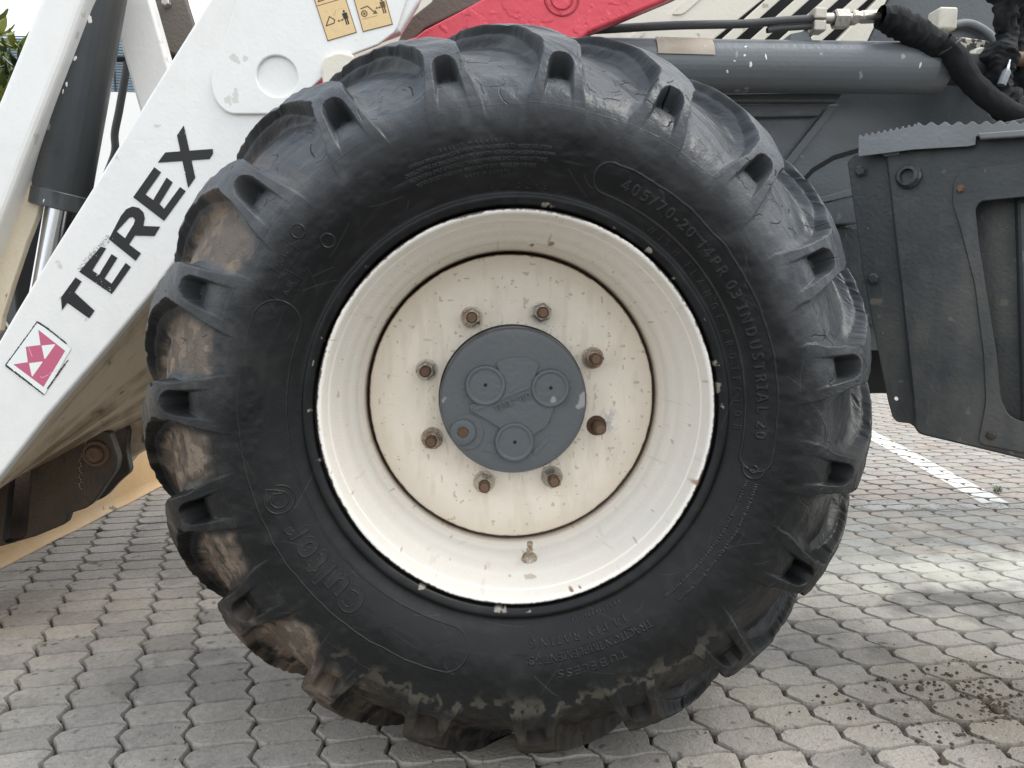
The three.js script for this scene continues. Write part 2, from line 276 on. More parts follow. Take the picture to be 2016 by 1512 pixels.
    tag(part(name, g, new THREE.MeshStandardMaterial({ color: new THREE.Color(...(s ? [0.7, 0.69, 0.64] : [0.5, 0.49, 0.45])), roughness: 0.7, alphaMap: alpha, transparent: true, side: THREE.DoubleSide }), scene), label, null, null, 'structure');
  });
  // loose soil: crumbs scattered round the dirty patch (nobody could count them) and a few clods on their own
  const crumb = (r) => { const g = new THREE.IcosahedronGeometry(r, 1), p = g.attributes.position; for (let i = 0; i < p.count; i++) { const s = 0.7 + 0.6 * vn(p.getX(i) / r * 1.3 + 40 + r * 900, p.getY(i) / r * 1.3 + p.getZ(i) / r * 2 + 9); p.setXYZ(i, p.getX(i) * s, p.getY(i) * s * 0.7, p.getZ(i) * s); } g.computeVertexNormals(); return g; };
  const soilMat = new THREE.MeshStandardMaterial({ color: new THREE.Color(0.06, 0.045, 0.03), roughness: 0.95 }), list = [];
  for (let k = 0; k < 2200; k++) { const a = rr(0, 6.28), d = 0.34 * Math.pow(rnd(), 0.9) * (0.5 + 0.7 * vn(a * 2.2 + 5, 3.3)), g = crumb(Math.pow(rnd(), 11) * 0.0042 + 0.00045); g.rotateY(rr(0, 6)); g.translate(dirtAt[0].x - 0.03 + d * Math.cos(a) * 1.1, 0.001, dirtAt[0].z + d * Math.sin(a) * 0.7); list.push(g); }
  for (let k = 0; k < 160; k++) { const p = onY(rr(0, 2016), rr(1000, 1512), 0), g = crumb(rr(0.0006, 0.0016)); g.translate(p.x, 0, p.z); list.push(g); }
  tag(part('soil_crumbs', mergeGeometries(list), soilMat, scene), 'dark soil crumbs strewn over the pavers at lower right', 'soil', null, 'stuff');
  for (const [x, y, r, l] of [[196, 1046, 0.0085, 'small dark clod of soil on the pavers near the bucket edge'], [1962, 1402, 0.0095, 'largest dark clod of soil in the strewn patch at lower right'], [1812, 1357, 0.0065, 'flat dark clod of soil left of the largest clod at lower right'], [1858, 1503, 0.007, 'dark clod of soil at the very bottom right of the pavers']]) {
    const p = onY(x, y, 0), g = crumb(r); g.translate(0, r * 0.3, 0); const m = part('soil_clod', g, soilMat, scene); m.position.set(p.x, 0, p.z); tag(m, l, 'clod', null);
  }
  // a weed in a joint beside the slanting line
  const wp = onY(1966, 968, 0), blades = [];
  for (let k = 0; k < 22; k++) { const g = new THREE.PlaneGeometry(0.004, 0.03, 1, 3), p = g.attributes.position; for (let i = 0; i < p.count; i++) { const t = (p.getY(i) + 0.015) / 0.03; p.setXYZ(i, p.getX(i) * (1 - t * 0.9), t * 0.024, t * t * 0.014); } g.computeVertexNormals(); g.rotateY(rr(0, 6.28)); g.translate(rr(-0.02, 0.02), 0, rr(-0.008, 0.008)); blades.push(g); }
  const weed = part('weed', mergeGeometries(blades), new THREE.MeshStandardMaterial({ color: new THREE.Color(0.1, 0.13, 0.04), roughness: 0.8, side: THREE.DoubleSide }), scene); weed.position.set(wp.x, -0.002, wp.z); tag(weed, 'tiny green weed in a paver joint beside the slanting white line', 'weed');
}

// ------------------------------------------------------------------ the machine
const loader = new THREE.Group(); loader.name = 'backhoe_loader'; scene.add(loader);
tag(loader, 'white and grey backhoe loader with a red tower plate and big muddy front tyre', 'backhoe loader');

// ---- front wheel
const wheel = group('front_wheel', loader, V3(0, WHEEL_Y, 0)); wheel.rotation.set(CAMBER, STEER, 0, 'YXZ'); wheel.updateMatrixWorld(true);
const PITCHA = 2 * Math.PI / 19, A0 = 6.9 * R;      // nineteen lugs, clockwise from the top
// carcass and lug envelope as (radius, outward offset from the rim edge)
const BEAD = [[0.286, -0.03], [0.2845, -0.012], [0.2848, -0.001], [0.2905, 0.0045], [0.2965, 0.006], [0.301, 0.0035], [0.308, 0.006], [0.322, 0.016], [0.345, 0.0275], [0.372, 0.034]];
const CARC = [...BEAD, [0.398, 0.0342], [0.424, 0.0265], [0.446, 0.011], [0.463, -0.008], [0.479, -0.028], [0.495, -0.050], [0.512, -0.075], [0.527, -0.107], [0.537, -0.145], [0.541, -0.19]];
const ENV = [...BEAD, [0.399, 0.0352], [0.427, 0.0325], [0.455, 0.0262], [0.480, 0.0150], [0.499, 0.001], [0.515, -0.018], [0.531, -0.041], [0.547, -0.066], [0.564, -0.115], [0.570, -0.19]];
const cr = (a, b, c, d, t) => 0.5 * (2 * b + (c - a) * t + (2 * a - 5 * b + 4 * c - d) * t * t + (3 * b - a - 3 * c + d) * t * t * t);
function curveAt(C, s) { const i = Math.min(Math.floor(s), C.length - 2), t = s - i, p = (k) => C[clamp(k, 0, C.length - 1)]; return [0, 1].map((q) => cr(p(i - 1)[q], p(i)[q], p(i + 1)[q], p(i + 2)[q], t)); }
const SMAX = CARC.length - 1;
function lugMask(dArc, rE, wE, chip, depth = 1) {               // 0 carcass .. 1 lug crest, from the arc distance to the lug's middle
  const half = rE < 0.515 ? mix(0.0405, 0.0285, sm(0.40, 0.495, rE)) : mix(0.0285, 0.023, sm(0.02, 0.11, -wE));
  const a = Math.abs(dArc) + chip;
  const deep = sm(0.01, 0.07, -wE);
  let m = sm(half + mix(0.0022, 0.010, deep), half - mix(0.0026, 0.006, deep), a);
  m = Math.max(m, mix(0.22, 0.62, deep) * Math.pow(sm(half + mix(0.018, 0.044, deep), half, a), 1.8));
  if (wE > -0.05) {                                  // the open pocket in the lug's shoulder
    const t = clamp((rE - 0.403) / (0.488 - 0.403)), p = mix(0.0225, 0.0138, t) * Math.sqrt(1 - clamp((rE - 0.474) / 0.0165) ** 2 * 0.97), inside = sm(p + 0.0017, p - 0.0017, Math.abs(dArc) + chip * 0.4) * sm(0.4905, 0.4865, rE) * sm(0.40, 0.415, rE);
    m = mix(m, 1 - Math.pow(t, 1.15) * 1.3 * depth, inside);
  }
  return m;
}
const rows = [];                                     // profile stations at equal steps along the envelope
{
  let acc = 0, prev = curveAt(ENV, 0); const fine = [[0, 0]];
  for (let k = 1; k <= 4000; k++) { const s = SMAX * k / 4000, q = curveAt(ENV, s); acc += Math.hypot(q[0] - prev[0], q[1] - prev[1]); prev = q; fine.push([acc, s]); }
  const N = 250; let f = 0; for (let k = 0; k <= N; k++) { const a = acc * k / N; while (f < 3999 && fine[f + 1][0] < a) f++; rows.push(fine[f][1]); }
}
const UNROLL = [], WOF = [];                        // texture radius along the profile: true radius on the sidewall, unrolled over the tread
{ let acc = 0, prev = null; for (let k = 0; k <= 1000; k++) { const s = SMAX * k / 1000, c = curveAt(CARC, s), e = curveAt(ENV, s), m = [(c[0] + e[0]) / 2, (c[1] + e[1]) / 2]; if (!prev) acc = m[0]; else acc += m[0] < 0.47 ? m[0] - prev[0] : Math.hypot(m[0] - prev[0], m[1] - prev[1]) * mix(1, 1, 0); prev = m; UNROLL.push(acc); WOF.push(e[1]); } }
const unroll = (s) => { const t = s / SMAX * 1000, i = Math.min(Math.floor(t), 999); return mix(UNROLL[i], UNROLL[i + 1], t - i); };
const wAt = (u) => { if (u < 0.44) return 0.01; let lo = 0, hi = 1000; while (hi - lo > 1) { const m = (lo + hi) >> 1; if (UNROLL[m] < u) lo = m; else hi = m; } return Math.min(WOF[lo], 0.01); };
const swing = (w) => -0.31 * Math.pow(sm(-0.005, -0.2, w), 0.85);  // lugs sweep anticlockwise towards the tread centre
const wrap = (a, p) => a - p * Math.round(a / p);
function clampToGround(P) { const v = V3(); for (let i = 0; i < P.length; i += 3) { v.set(P[i], P[i + 1], P[i + 2]); wheel.localToWorld(v); if (v.y < 0.0012) { v.y = 0.0012; wheel.worldToLocal(v); P[i] = v.x; P[i + 1] = v.y; P[i + 2] = v.z; } } }
const TS = 1.44;                                     // the sidewall texture covers this many metres
function grid(nr, nc, at) {
  const P = new Float32Array((nr + 1) * (nc + 1) * 3), uv = new Float32Array((nr + 1) * (nc + 1) * 2), idx = new Uint32Array(nr * nc * 6);
  for (let i = 0, k = 0; i <= nr; i++) for (let j = 0; j <= nc; j++, k++) {
    const th0 = 2 * Math.PI * j / nc, [r, w, uvr, dth = 0] = at(i, j === nc ? 0 : th0), th = th0 + dth, x = r * Math.sin(th), y = r * Math.cos(th);
    P[k * 3] = x; P[k * 3 + 1] = y; P[k * 3 + 2] = w; uv[k * 2] = 0.5 + uvr * Math.sin(th) / TS; uv[k * 2 + 1] = 0.5 + uvr * Math.cos(th) / TS;
  }
  for (let i = 0, k = 0; i < nr; i++) for (let j = 0; j < nc; j++, k += 6) { const a = i * (nc + 1) + j, b = a + nc + 1; idx[k] = a; idx[k + 1] = a + 1; idx[k + 2] = b; idx[k + 3] = b; idx[k + 4] = a + 1; idx[k + 5] = b + 1; }
  clampToGround(P);
  const g = new THREE.BufferGeometry(); g.setAttribute('position', new THREE.BufferAttribute(P, 3)); g.setAttribute('uv', new THREE.BufferAttribute(uv, 2)); g.setIndex(new THREE.BufferAttribute(idx, 1)); g.computeVertexNormals();
  const nn = g.attributes.normal; for (let i = 0; i <= nr; i++) { const a = i * (nc + 1), b = a + nc, v = V3(nn.getX(a) + nn.getX(b), nn.getY(a) + nn.getY(b), nn.getZ(a) + nn.getZ(b)).normalize(); nn.setXYZ(a, v.x, v.y, v.z); nn.setXYZ(b, v.x, v.y, v.z); }
  return g;
}
const lugAt = (th, w) => wrap(th - A0 - swing(w), PITCHA), lugNo = (th, w) => Math.round((th - A0 - swing(w)) / PITCHA);
const front = grid(rows.length - 1, 2280, (i, th) => {
  const s = rows[i], c = curveAt(CARC, s), e = curveAt(ENV, s), turn = swing(e[1]), cx = Math.cos(th + turn), sx = Math.sin(th + turn);
  if (s < 8) return [c[0] + 0.0006 * (vn(cx * 9 + 20, sx * 9 + c[0] * 60) - 0.5), c[1] + 0.0012 * (vn(cx * 7 + 9, sx * 7 + c[0] * 40) - 0.5), c[0]];
  const no = ((Math.round((th - A0) / PITCHA) % 19) + 19) % 19, d = (wrap(th - A0, PITCHA) + 0.012 * (TAB[no * 13 + 5] - 0.5)) * e[0] * (0.94 + 0.12 * TAB[no * 31 + 9]), low = no >= 7 && no <= 12 ? 0.62 : 1, qx = e[0] * cx, qy = e[0] * sx;
  const n1 = vn(qx * 120 + 90 + e[1] * 150, qy * 120 - e[1] * 170 + 90), n2 = vn(qx * 40 + 60 + e[1] * 60, qy * 40 + 40 - e[1] * 70), chip = (n1 - 0.5) * 0.002 + (n2 - 0.5) * 0.004 + 0.007 * sm(0.8, 0.92, n2) * sm(0.46, 0.52, e[0]);
  const m = lugMask(d, e[0], e[1], chip * (1 - 0.75 * sm(0.0, 0.06, -e[1])), low * (0.8 + 0.3 * TAB[no * 7 + 3])), wv = (n1 - 0.5) * 0.0007 + (n2 - 0.5) * 0.0018, wear = 0.0035 * sm(0.45, 0.85, n2) * sm(0.515, 0.54, e[0]);
  return [mix(c[0], e[0], m) + wv - wear * m, mix(c[1], e[1], m) + wv, unroll(s), turn];
});
const back = grid(46, 760, (i, th) => {              // the inner half, mirrored and staggered by half a pitch
  const s = SMAX * (1 - i / 46), c = curveAt(CARC, s), e = curveAt(ENV, s), w = -0.38 - e[1];
  const d = wrap(th - A0 - PITCHA / 2 - swing(e[1]), PITCHA) * e[0], m = s < 9 ? 0 : lugMask(d, e[0], -0.1, 0) * sm(9, 11, s) * sm(SMAX - 0.6, SMAX - 1.6, s);
  return [mix(c[0], e[0], m), mix(-0.38 - c[1], w, m), unroll(s)];
});
// rubber: colour, relief and gloss in one planar survey of the sidewall
const ring = (r) => { let best = 10; for (let s = 9; s < SMAX; s += 0.25) { if (curveAt(ENV, s)[0] < r) best = s; } return best; };
const NT = 2048;
const [rc, rx] = canvas(NT, NT);
{
  rx.fillStyle = '#808080'; rx.fillRect(0, 0, NT, NT); rx.translate(NT / 2, NT / 2); const k = NT / TS; rx.scale(k, k); rx.lineCap = 'round'; rx.lineJoin = 'round';
  const arcText = (text, r, a0, a1, size, { font = 'sans-serif', fill = '#e8e8e8', stroke = null, lw = 0.001, weight = '', squash = 1 } = {}) => {
    const px = 200; rx.font = weight + ' ' + px + 'px ' + font; const ws = [...text].map((c) => rx.measureText(c).width), sum = ws.reduce((a, b) => a + b, 0); let acc = 0;
    rx.textAlign = 'center'; rx.textBaseline = 'middle';
    [...text].forEach((c, i) => { const a = (a0 + (a1 - a0) * (acc + ws[i] / 2) / sum) * R; acc += ws[i]; rx.save(); rx.translate(r * Math.sin(a), -r * Math.cos(a)); rx.rotate(a); rx.scale(size / px * squash, size / px); if (stroke) { rx.strokeStyle = stroke; rx.lineWidth = lw / (size / px); rx.strokeText(c, 0, 0); } if (fill) { rx.fillStyle = fill; rx.fillText(c, 0, 0); } rx.restore(); });
  };
  const pill = (r0, r1, a0, a1, face, line, lw) => {
    const h = (r1 - r0) / 2, m = (r0 + r1) / 2, A = (a) => (a - 90) * R;
    rx.beginPath(); rx.arc(0, 0, r1, A(a0), A(a1)); rx.arc(m * Math.sin(a1 * R), -m * Math.cos(a1 * R), h, A(a1), A(a1) + Math.PI); rx.arc(0, 0, r0, A(a1), A(a0), true); rx.arc(m * Math.sin(a0 * R), -m * Math.cos(a0 * R), h, A(a0) + Math.PI, A(a0) + 2 * Math.PI); rx.closePath();
    if (face) { rx.fillStyle = face; rx.fill(); } rx.strokeStyle = line; rx.lineWidth = lw; rx.stroke();
  };
  const circ = (r, col, lw, a0 = 0, a1 = 360) => { rx.beginPath(); rx.arc(0, 0, r, (a0 - 90) * R, (a1 - 90) * R); rx.strokeStyle = col; rx.lineWidth = lw; rx.stroke(); };
  circ(0.2985, '#303030', 0.002); circ(0.3045, '#b8b8b8', 0.0016); circ(0.413, '#a8a8a8', 0.0012, 200, 330); circ(0.413, '#9a9a9a', 0.001, 335, 400);
  pill(0.3195, 0.3595, 21, 101, '#5a5a5a', '#d8d8d8', 0.0026);
  arcText('405/70-20 14PR 03 INDUSTRIAL 20', 0.3395, 24, 97, 0.0195, { fill: '#dcdcdc', weight: 'bold', squash: 1.1 });
  rx.beginPath(); rx.arc(0.3395 * Math.sin(104 * R), -0.3395 * Math.cos(104 * R), 0.013, 0, Math.PI * 1.1); rx.strokeStyle = '#f0f0f0'; rx.lineWidth = 0.002; rx.stroke(); rx.beginPath(); rx.arc(0.3395 * Math.sin(104 * R), -0.3395 * Math.cos(104 * R), 0.005, 0, 6.3); rx.stroke();
  arcText('WITH FLANGE PROTECTOR', 0.3105, 34, 96, 0.0125, { fill: '#c8c8c8' });
  pill(0.318, 0.378, 197, 291, null, '#cfcfcf', 0.0016);
  rx.save(); arcText('Cultor', 0.3475, 219, 244, 0.047, { fill: '#a8a8a8', stroke: '#f4f4f4', lw: 0.0016, weight: 'bold' });
  { const a = 250.5 * R, cx = 0.3475 * Math.sin(a), cy = -0.3475 * Math.cos(a); rx.translate(cx, cy); rx.rotate(a); rx.strokeStyle = '#f0f0f0'; rx.lineWidth = 0.0016; for (const r of [0.019, 0.0115]) { rx.beginPath(); rx.arc(0, 0, r, 0.15, 5.4); rx.stroke(); } rx.beginPath(); rx.moveTo(0.004, -0.016); rx.lineTo(0.019, -0.011); rx.lineTo(0.012, 0.003); rx.moveTo(0.0, -0.008); rx.lineTo(0.010, -0.005); rx.lineTo(0.0065, 0.006); rx.stroke(); } rx.restore();
  arcText('TRACTION IMPLEMENT I-3', 0.352, 148, 178, 0.0145, { fill: '#e8e8e8', squash: 1.15 });
  arcText('TUBELESS', 0.3745, 156, 172, 0.0145, { fill: '#e8e8e8', squash: 1.3 });
  arcText('14 PLY RATING', 0.331, 152, 178, 0.0135, { fill: '#d8d8d8', squash: 1.2 });
  arcText('DOT 2310 8804573', 0.3105, 152, 166, 0.0062, { fill: '#f8f8f8' });
  arcText('MAX LOAD SINGLE 2650 KG AT 350 KPA COLD INFLATION PRESSURE', 0.335, 107, 142, 0.0062, { fill: '#f0f0f0' });
  arcText('TREAD 6 PLIES NYLON SIDEWALL 6 PLIES NYLON  RADIAL TUBELESS', 0.349, 107, 140, 0.0062, { fill: '#f0f0f0' });
  ['SAFETY WARNING', 'SERIOUS INJURY MAY RESULT FROM TYRE FAILURE DUE TO UNDER INFLATION', 'OVERLOADING OR EXPLOSION OF TYRE AND RIM ASSEMBLY CAUSED BY IMPROPER', 'MOUNTING ONLY SPECIALLY TRAINED PERSONS SHOULD MOUNT TYRES', 'NEVER EXCEED MAXIMUM PRESSURE TO SEAT BEADS ON THE RIM', 'MADE IN EUROPE'].forEach((t, i) => arcText(t, 0.3655 - i * 0.0078, [-17, -24, -25.5, -25, -24, -13][i], [-3, 7, 8, 6.5, 4, -2][i], 0.0056, { fill: '#f0f0f0' }));
  for (const [a, r] of [[310, 0.38], [312.5, 0.345]]) { rx.beginPath(); rx.arc(r * Math.sin(a * R), -r * Math.cos(a * R), 0.009, 0, 6.3); rx.strokeStyle = '#f0f0f0'; rx.lineWidth = 0.0014; rx.stroke(); }
  for (const [a, r] of [[304, 0.376], [299, 0.352]]) { rx.save(); rx.rotate(a * R); rx.strokeStyle = '#9c9c9c'; rx.lineWidth = 0.001; rx.strokeRect(-0.02, -r - 0.014, 0.04, 0.028); rx.restore(); arcText('AW', r, a - 2, a + 2, 0.0095, { fill: '#b8b8b8' }); }
  arcText('AM 2214', 0.309, -8, 8, 0.009, { fill: '#e8e8e8' });
}
const relief = rx.getImageData(0, 0, NT, NT).data;
const [kc, kx] = canvas(NT, NT);                     // scratches (light) and cracks (dark)
{
  kx.fillStyle = '#000'; kx.fillRect(0, 0, NT, NT); kx.translate(NT / 2, NT / 2); kx.scale(NT / TS, NT / TS); kx.lineCap = 'round';
  for (let k = 0; k < 120; k++) { const a = rr(0, 6.28), r = rr(0.31, 0.47), l = rr(0.008, 0.06), d = rr(-0.9, 0.9) + a; kx.strokeStyle = `rgba(255,0,0,${rr(0.15, 0.6)})`; kx.lineWidth = rr(0.0004, 0.0011); kx.beginPath(); const x = r * Math.sin(a), y = -r * Math.cos(a); kx.moveTo(x, y); kx.quadraticCurveTo(x + l * Math.cos(d) * 0.5 + rr(-1, 1) * 0.006, y + l * Math.sin(d) * 0.5 + rr(-1, 1) * 0.006, x + l * Math.cos(d), y + l * Math.sin(d)); kx.stroke(); }
  for (let k = 0; k < 170; k++) { const top = rnd() < 0.7, a = top ? rr(-0.9, 1.9) : rr(0, 6.28), r = rr(0.425, 0.53), l = rr(0.004, 0.03); let d = rr(0, 6.28), x = r * Math.sin(a), y = -r * Math.cos(a); kx.strokeStyle = `rgba(0,255,0,${rr(0.35, 1)})`; kx.lineWidth = rr(0.0006, 0.002); kx.beginPath(); kx.moveTo(x, y); for (let q = 0; q < 4; q++) { d += rr(-0.6, 0.6); x += l / 4 * Math.cos(d); y += l / 4 * Math.sin(d); kx.lineTo(x, y); } kx.stroke(); }
}
const marks = kx.getImageData(0, 0, NT, NT).data;
const col = new Uint8Array(NT * NT * 4), hgt = new Uint8Array(NT * NT * 4), gls = new Uint8Array(512 * 512 * 4);
for (let y = 0, i = 0; y < NT; y++) for (let x = 0; x < NT; x++, i += 4) {
  const X = ((x + 0.5) / NT - 0.5) * TS, Y = ((y + 0.5) / NT - 0.5) * TS, r = Math.hypot(X, Y); if (r < 0.25 || r > 0.715) { hgt[i] = hgt[i + 1] = hgt[i + 2] = 128; hgt[i + 3] = col[i + 3] = 255; continue; }
  const j = ((NT - 1 - y) * NT + x) * 4, th = Math.atan2(X, Y), deg = (th / R + 360) % 360;
  const n1 = fbm(X * 14 + 50, Y * 14 + 20, 4), n2 = fbm(X * 70 + 10, Y * 70 + 70, 3), n3 = vn(X * 420 + 900, Y * 420 + 900), along = fbm(deg * 0.12 + 3, r * 90, 3);
  const scr = marks[j] / 255, crk = marks[j + 1] / 255, up = relief[j] / 255;
  // bare rubber; weathered grey bloom on the shoulder, its top paler and bluer with sky sheen painted in; black where it was dressed near the rim
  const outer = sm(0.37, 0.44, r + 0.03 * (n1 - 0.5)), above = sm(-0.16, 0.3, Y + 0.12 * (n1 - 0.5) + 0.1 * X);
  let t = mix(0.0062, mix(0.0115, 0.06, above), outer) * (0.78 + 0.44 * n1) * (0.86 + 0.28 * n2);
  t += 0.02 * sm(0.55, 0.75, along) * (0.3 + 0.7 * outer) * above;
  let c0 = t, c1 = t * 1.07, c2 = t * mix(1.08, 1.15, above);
  // dried mud caught between the lugs, thick on the left, thin below
  const e = lugAt(th, wAt(r)), between = sm(0.036, 0.05, Math.abs(e) * r + 0.008 * (n1 - 0.5)), left = sm(198, 226, deg) * sm(322, 306, deg), under = sm(125, 175, deg) * sm(250, 215, deg);
  const mud = clamp(left * between * sm(0.418, 0.44, r + 0.03 * (n1 - 0.5) + 0.012 * (n2 - 0.5)) * sm(0.22, 0.42, n1 * 0.6 + n2 * 0.4) + 0.4 * left * sm(0.5, 0.53, r) * sm(0.5, 0.65, n1) + under * 0.75 * sm(0.432, 0.462, r + 0.02 * (n1 - 0.5)) * sm(0.3, 0.55, n2 * 0.5 + n1 * 0.5));
  const pale = mix(0.27, 1, left) * (0.7 + 0.5 * n2);
  const crust = sm(0.5, 0.62, fbm(X * 55 + 7, Y * 55 + 3, 4)), md = mud * (0.5 + 0.36 * crust); c0 = mix(c0, 0.25 * pale, md); c1 = mix(c1, 0.194 * pale, md); c2 = mix(c2, 0.145 * pale, md);
  const dustOrBright = 0.13 * sm(0.5, 0.78, n1 * 0.5 + n2 * 0.5) * (0.4 + outer); c0 = mix(c0, 0.12, dustOrBright); c1 = mix(c1, 0.11, dustOrBright); c2 = mix(c2, 0.095, dustOrBright);
  const lo = sm(0.4, 0.425, r + 0.02 * (n2 - 0.5)) * sm(0.44, 0.425, r + 0.02 * (n1 - 0.5)) * sm(130, 150, deg) * sm(235, 200, deg) * sm(0.5, 0.62, n2); c0 = mix(c0, 0.1, lo * 0.6); c1 = mix(c1, 0.088, lo * 0.6); c2 = mix(c2, 0.068, lo * 0.6);
  const raised = sm(0.55, 0.85, up) * (0.35 + 0.6 * n2), k1 = Math.max(scr, raised * 0.35) * 0.8; c0 = mix(c0, 0.13, k1 * 0.55); c1 = mix(c1, 0.13, k1 * 0.55); c2 = mix(c2, 0.125, k1 * 0.55);
  c0 = mix(c0, 0.006, crk * 0.9); c1 = mix(c1, 0.006, crk * 0.9); c2 = mix(c2, 0.006, crk * 0.9);
  const white = r < 0.2915 ? sm(0.72, 0.8, fbm(X * 60, Y * 60, 4) + 0.05 * Math.sin(deg)) : 0; c0 = mix(c0, 0.35, white * 0.7); c1 = mix(c1, 0.32, white * 0.7); c2 = mix(c2, 0.27, white * 0.7);
  col[i] = s8(c0); col[i + 1] = s8(c1); col[i + 2] = s8(c2); col[i + 3] = 255;
  const h = 0.5 + (up - 0.5) * 0.62 + (n2 - 0.5) * 0.14 * (0.35 + outer) + (n3 - 0.5) * 0.05 * (0.4 + outer + mud * 2) + (n1 - 0.5) * 0.1 + mud * 0.3 * crust * n2 - crk * 0.35 + scr * 0.05;
  hgt[i] = hgt[i + 1] = hgt[i + 2] = clamp(h) * 255; hgt[i + 3] = 255;
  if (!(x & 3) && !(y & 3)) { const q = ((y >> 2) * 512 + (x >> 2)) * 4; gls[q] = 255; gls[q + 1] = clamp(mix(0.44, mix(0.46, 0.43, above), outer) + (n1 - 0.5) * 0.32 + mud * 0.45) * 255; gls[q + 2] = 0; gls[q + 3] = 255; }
}
const raw = (d, n, srgb) => { const t = new THREE.DataTexture(d, n, n, THREE.RGBAFormat); t.magFilter = THREE.LinearFilter; t.minFilter = THREE.LinearMipmapLinearFilter; t.generateMipmaps = true; if (srgb) t.colorSpace = THREE.SRGBColorSpace; t.needsUpdate = true; return t; };
const rubber = new THREE.MeshPhysicalMaterial({ map: raw(col, NT, true), bumpMap: raw(hgt, NT), bumpScale: 0.005, roughnessMap: raw(gls, 512), roughness: 1, specularIntensity: 0.52 });
part('tyre', [front, back], rubber, wheel);

// ---- rim, disc, hub
const rimTex = dataTex(1024, 1024, (u, v, o) => {
  const x = (u - 0.5) * 0.6, y = (v - 0.5) * 0.6, r = Math.hypot(x, y), n1 = fbm(x * 18 + 30, y * 18 + 10, 4), n2 = fbm(x * 90 + 10, y * 90 + 90, 3), th = Math.atan2(x, y);
  let t = 1 + (n1 - 0.5) * 0.12 + (n2 - 0.5) * 0.05; o[0] = 0.78 * t; o[1] = 0.705 * t; o[2] = 0.598 * t;
  const put = (k, a, b, c) => { o[0] = mix(o[0], a, k); o[1] = mix(o[1], b, k); o[2] = mix(o[2], c, k); };
  put(sm(0.233, 0.244, r) * 0.8, 0.77, 0.738, 0.682);                                  // cleaner paint on the barrel
  put(0.35 * sm(0.185, 0.2315, r) * sm(0.245, 0.236, r) * (0.5 + n1), 0.5, 0.4, 0.28);  // old stain towards the joint
  put(0.25 * sm(0.17, 0.14, r) * sm(0.55, 0.75, n1), 0.55, 0.46, 0.33);
  put(sm(0.2285, 0.2312, r + (n2 - 0.5) * 0.003) * sm(0.2355, 0.2325, r), 0.12, 0.06, 0.03);                          // rust in the joint
  put(sm(0.2772, 0.2800, r + (fbm(x * 260 + 20, y * 260 + 9, 2) - 0.5) * 0.0026 + (n1 - 0.5) * 0.006), 0.05, 0.04, 0.033);   // bare, blackened lip
  const chip = sm(0.775, 0.80, fbm(x * 95 + 3, y * 95 + 8, 3)) * (0.5 - 0.36 * sm(0.228, 0.24, r)); put(chip * 0.85, 0.24, 0.15, 0.08);
  put(0.22 * sm(0.52, 0.7, fbm(x * 70 + 20, y * 14 + 40, 4)) * sm(0.236, 0.2, r), 0.5, 0.42, 0.31); put(0.5 * sm(0.62, 0.8, fbm(x * 180 + 9, y * 60 + 4, 3)) * sm(0.15, 0.125, r) , 0.4, 0.31, 0.2);
  const scrA = fbm(x * 30 + y * 210, y * 26 - x * 24 + 40, 2), scr2 = sm(0.84, 0.88, scrA) * (0.3 + 0.7 * n1); put(scr2 * 0.35, 0.45, 0.4, 0.33);
  const spot = sm(0.93, 0.955, vn(x * 130 + 70, y * 130 + 40)); put(spot * 0.5, 0.3, 0.22, 0.14);
  const g = sm(0.02, 0.006, Math.hypot((x - 0.158) * 0.9, (y + 0.038) * 0.7)) * sm(0.4, 0.6, n2); put(g * 0.6, 0.33, 0.34, 0.35);
  for (const [px, py, l] of [[0.058, 0.243, 0.006], [0.03, 0.243, 0.004], [0.078, -0.262, 0.004], [0.09, -0.258, 0.003], [0.26, -0.105, 0.012], [0.032, 0.226, 0.004]]) put(sm(l, l * 0.4, Math.hypot(x - px, (y - py) * 2.2) + (n2 - 0.5) * 0.006) * 0.85, 0.2, 0.09, 0.035);
}, true, false);
const planarUV = (g, s = 0.6) => { const p = g.attributes.position, uv = new Float32Array(p.count * 2); for (let i = 0; i < p.count; i++) { uv[i * 2] = 0.5 + p.getX(i) / s; uv[i * 2 + 1] = 0.5 + p.getY(i) / s; } g.setAttribute('uv', new THREE.BufferAttribute(uv, 2)); return g; };
const rimMat = new THREE.MeshPhysicalMaterial({ map: rimTex, roughness: 0.42, bumpMap: clone(bumpFine, 8), bumpScale: 0.0005, clearcoat: 0.15, clearcoatRoughness: 0.3 });
const latheZ = (pts, n = 180) => { const g = new THREE.LatheGeometry(pts.map(([r, w]) => new THREE.Vector2(Math.max(r, 1e-5), w)), n); g.rotateX(Math.PI / 2); return g; };
function smoothProf(pts, k = 5) { const out = []; for (let i = 0; i < pts.length - 1; i++) for (let q = 0; q < k; q++) out.push(curveAt(pts, i + q / k)); out.push(pts[pts.length - 1]); return out; }
part('rim', planarUV(latheZ(smoothProf([[0.268, -0.03], [0.2785, -0.012], [0.2812, -0.004], [0.2800, 0.0012], [0.2765, 0.002], [0.2735, -0.0015], [0.2718, -0.012], [0.2700, -0.026], [0.2674, -0.038], [0.2652, -0.052], [0.2625, -0.066], [0.2590, -0.078], [0.2562, -0.092], [0.2538, -0.106], [0.2500, -0.119], [0.2472, -0.132], [0.2450, -0.148], [0.2412, -0.160], [0.2375, -0.172], [0.2362, -0.21]])), 0.6), rimMat, wheel);
part('wheel_disc', planarUV(latheZ(smoothProf([[0.2322, -0.215], [0.2326, -0.186], [0.2318, -0.1775], [0.2285, -0.1742], [0.215, -0.1738], [0.19, -0.1728], [0.165, -0.1712], [0.12, -0.17], [0.06, -0.17], [0.0, -0.17]])), 0.6), rimMat, wheel);
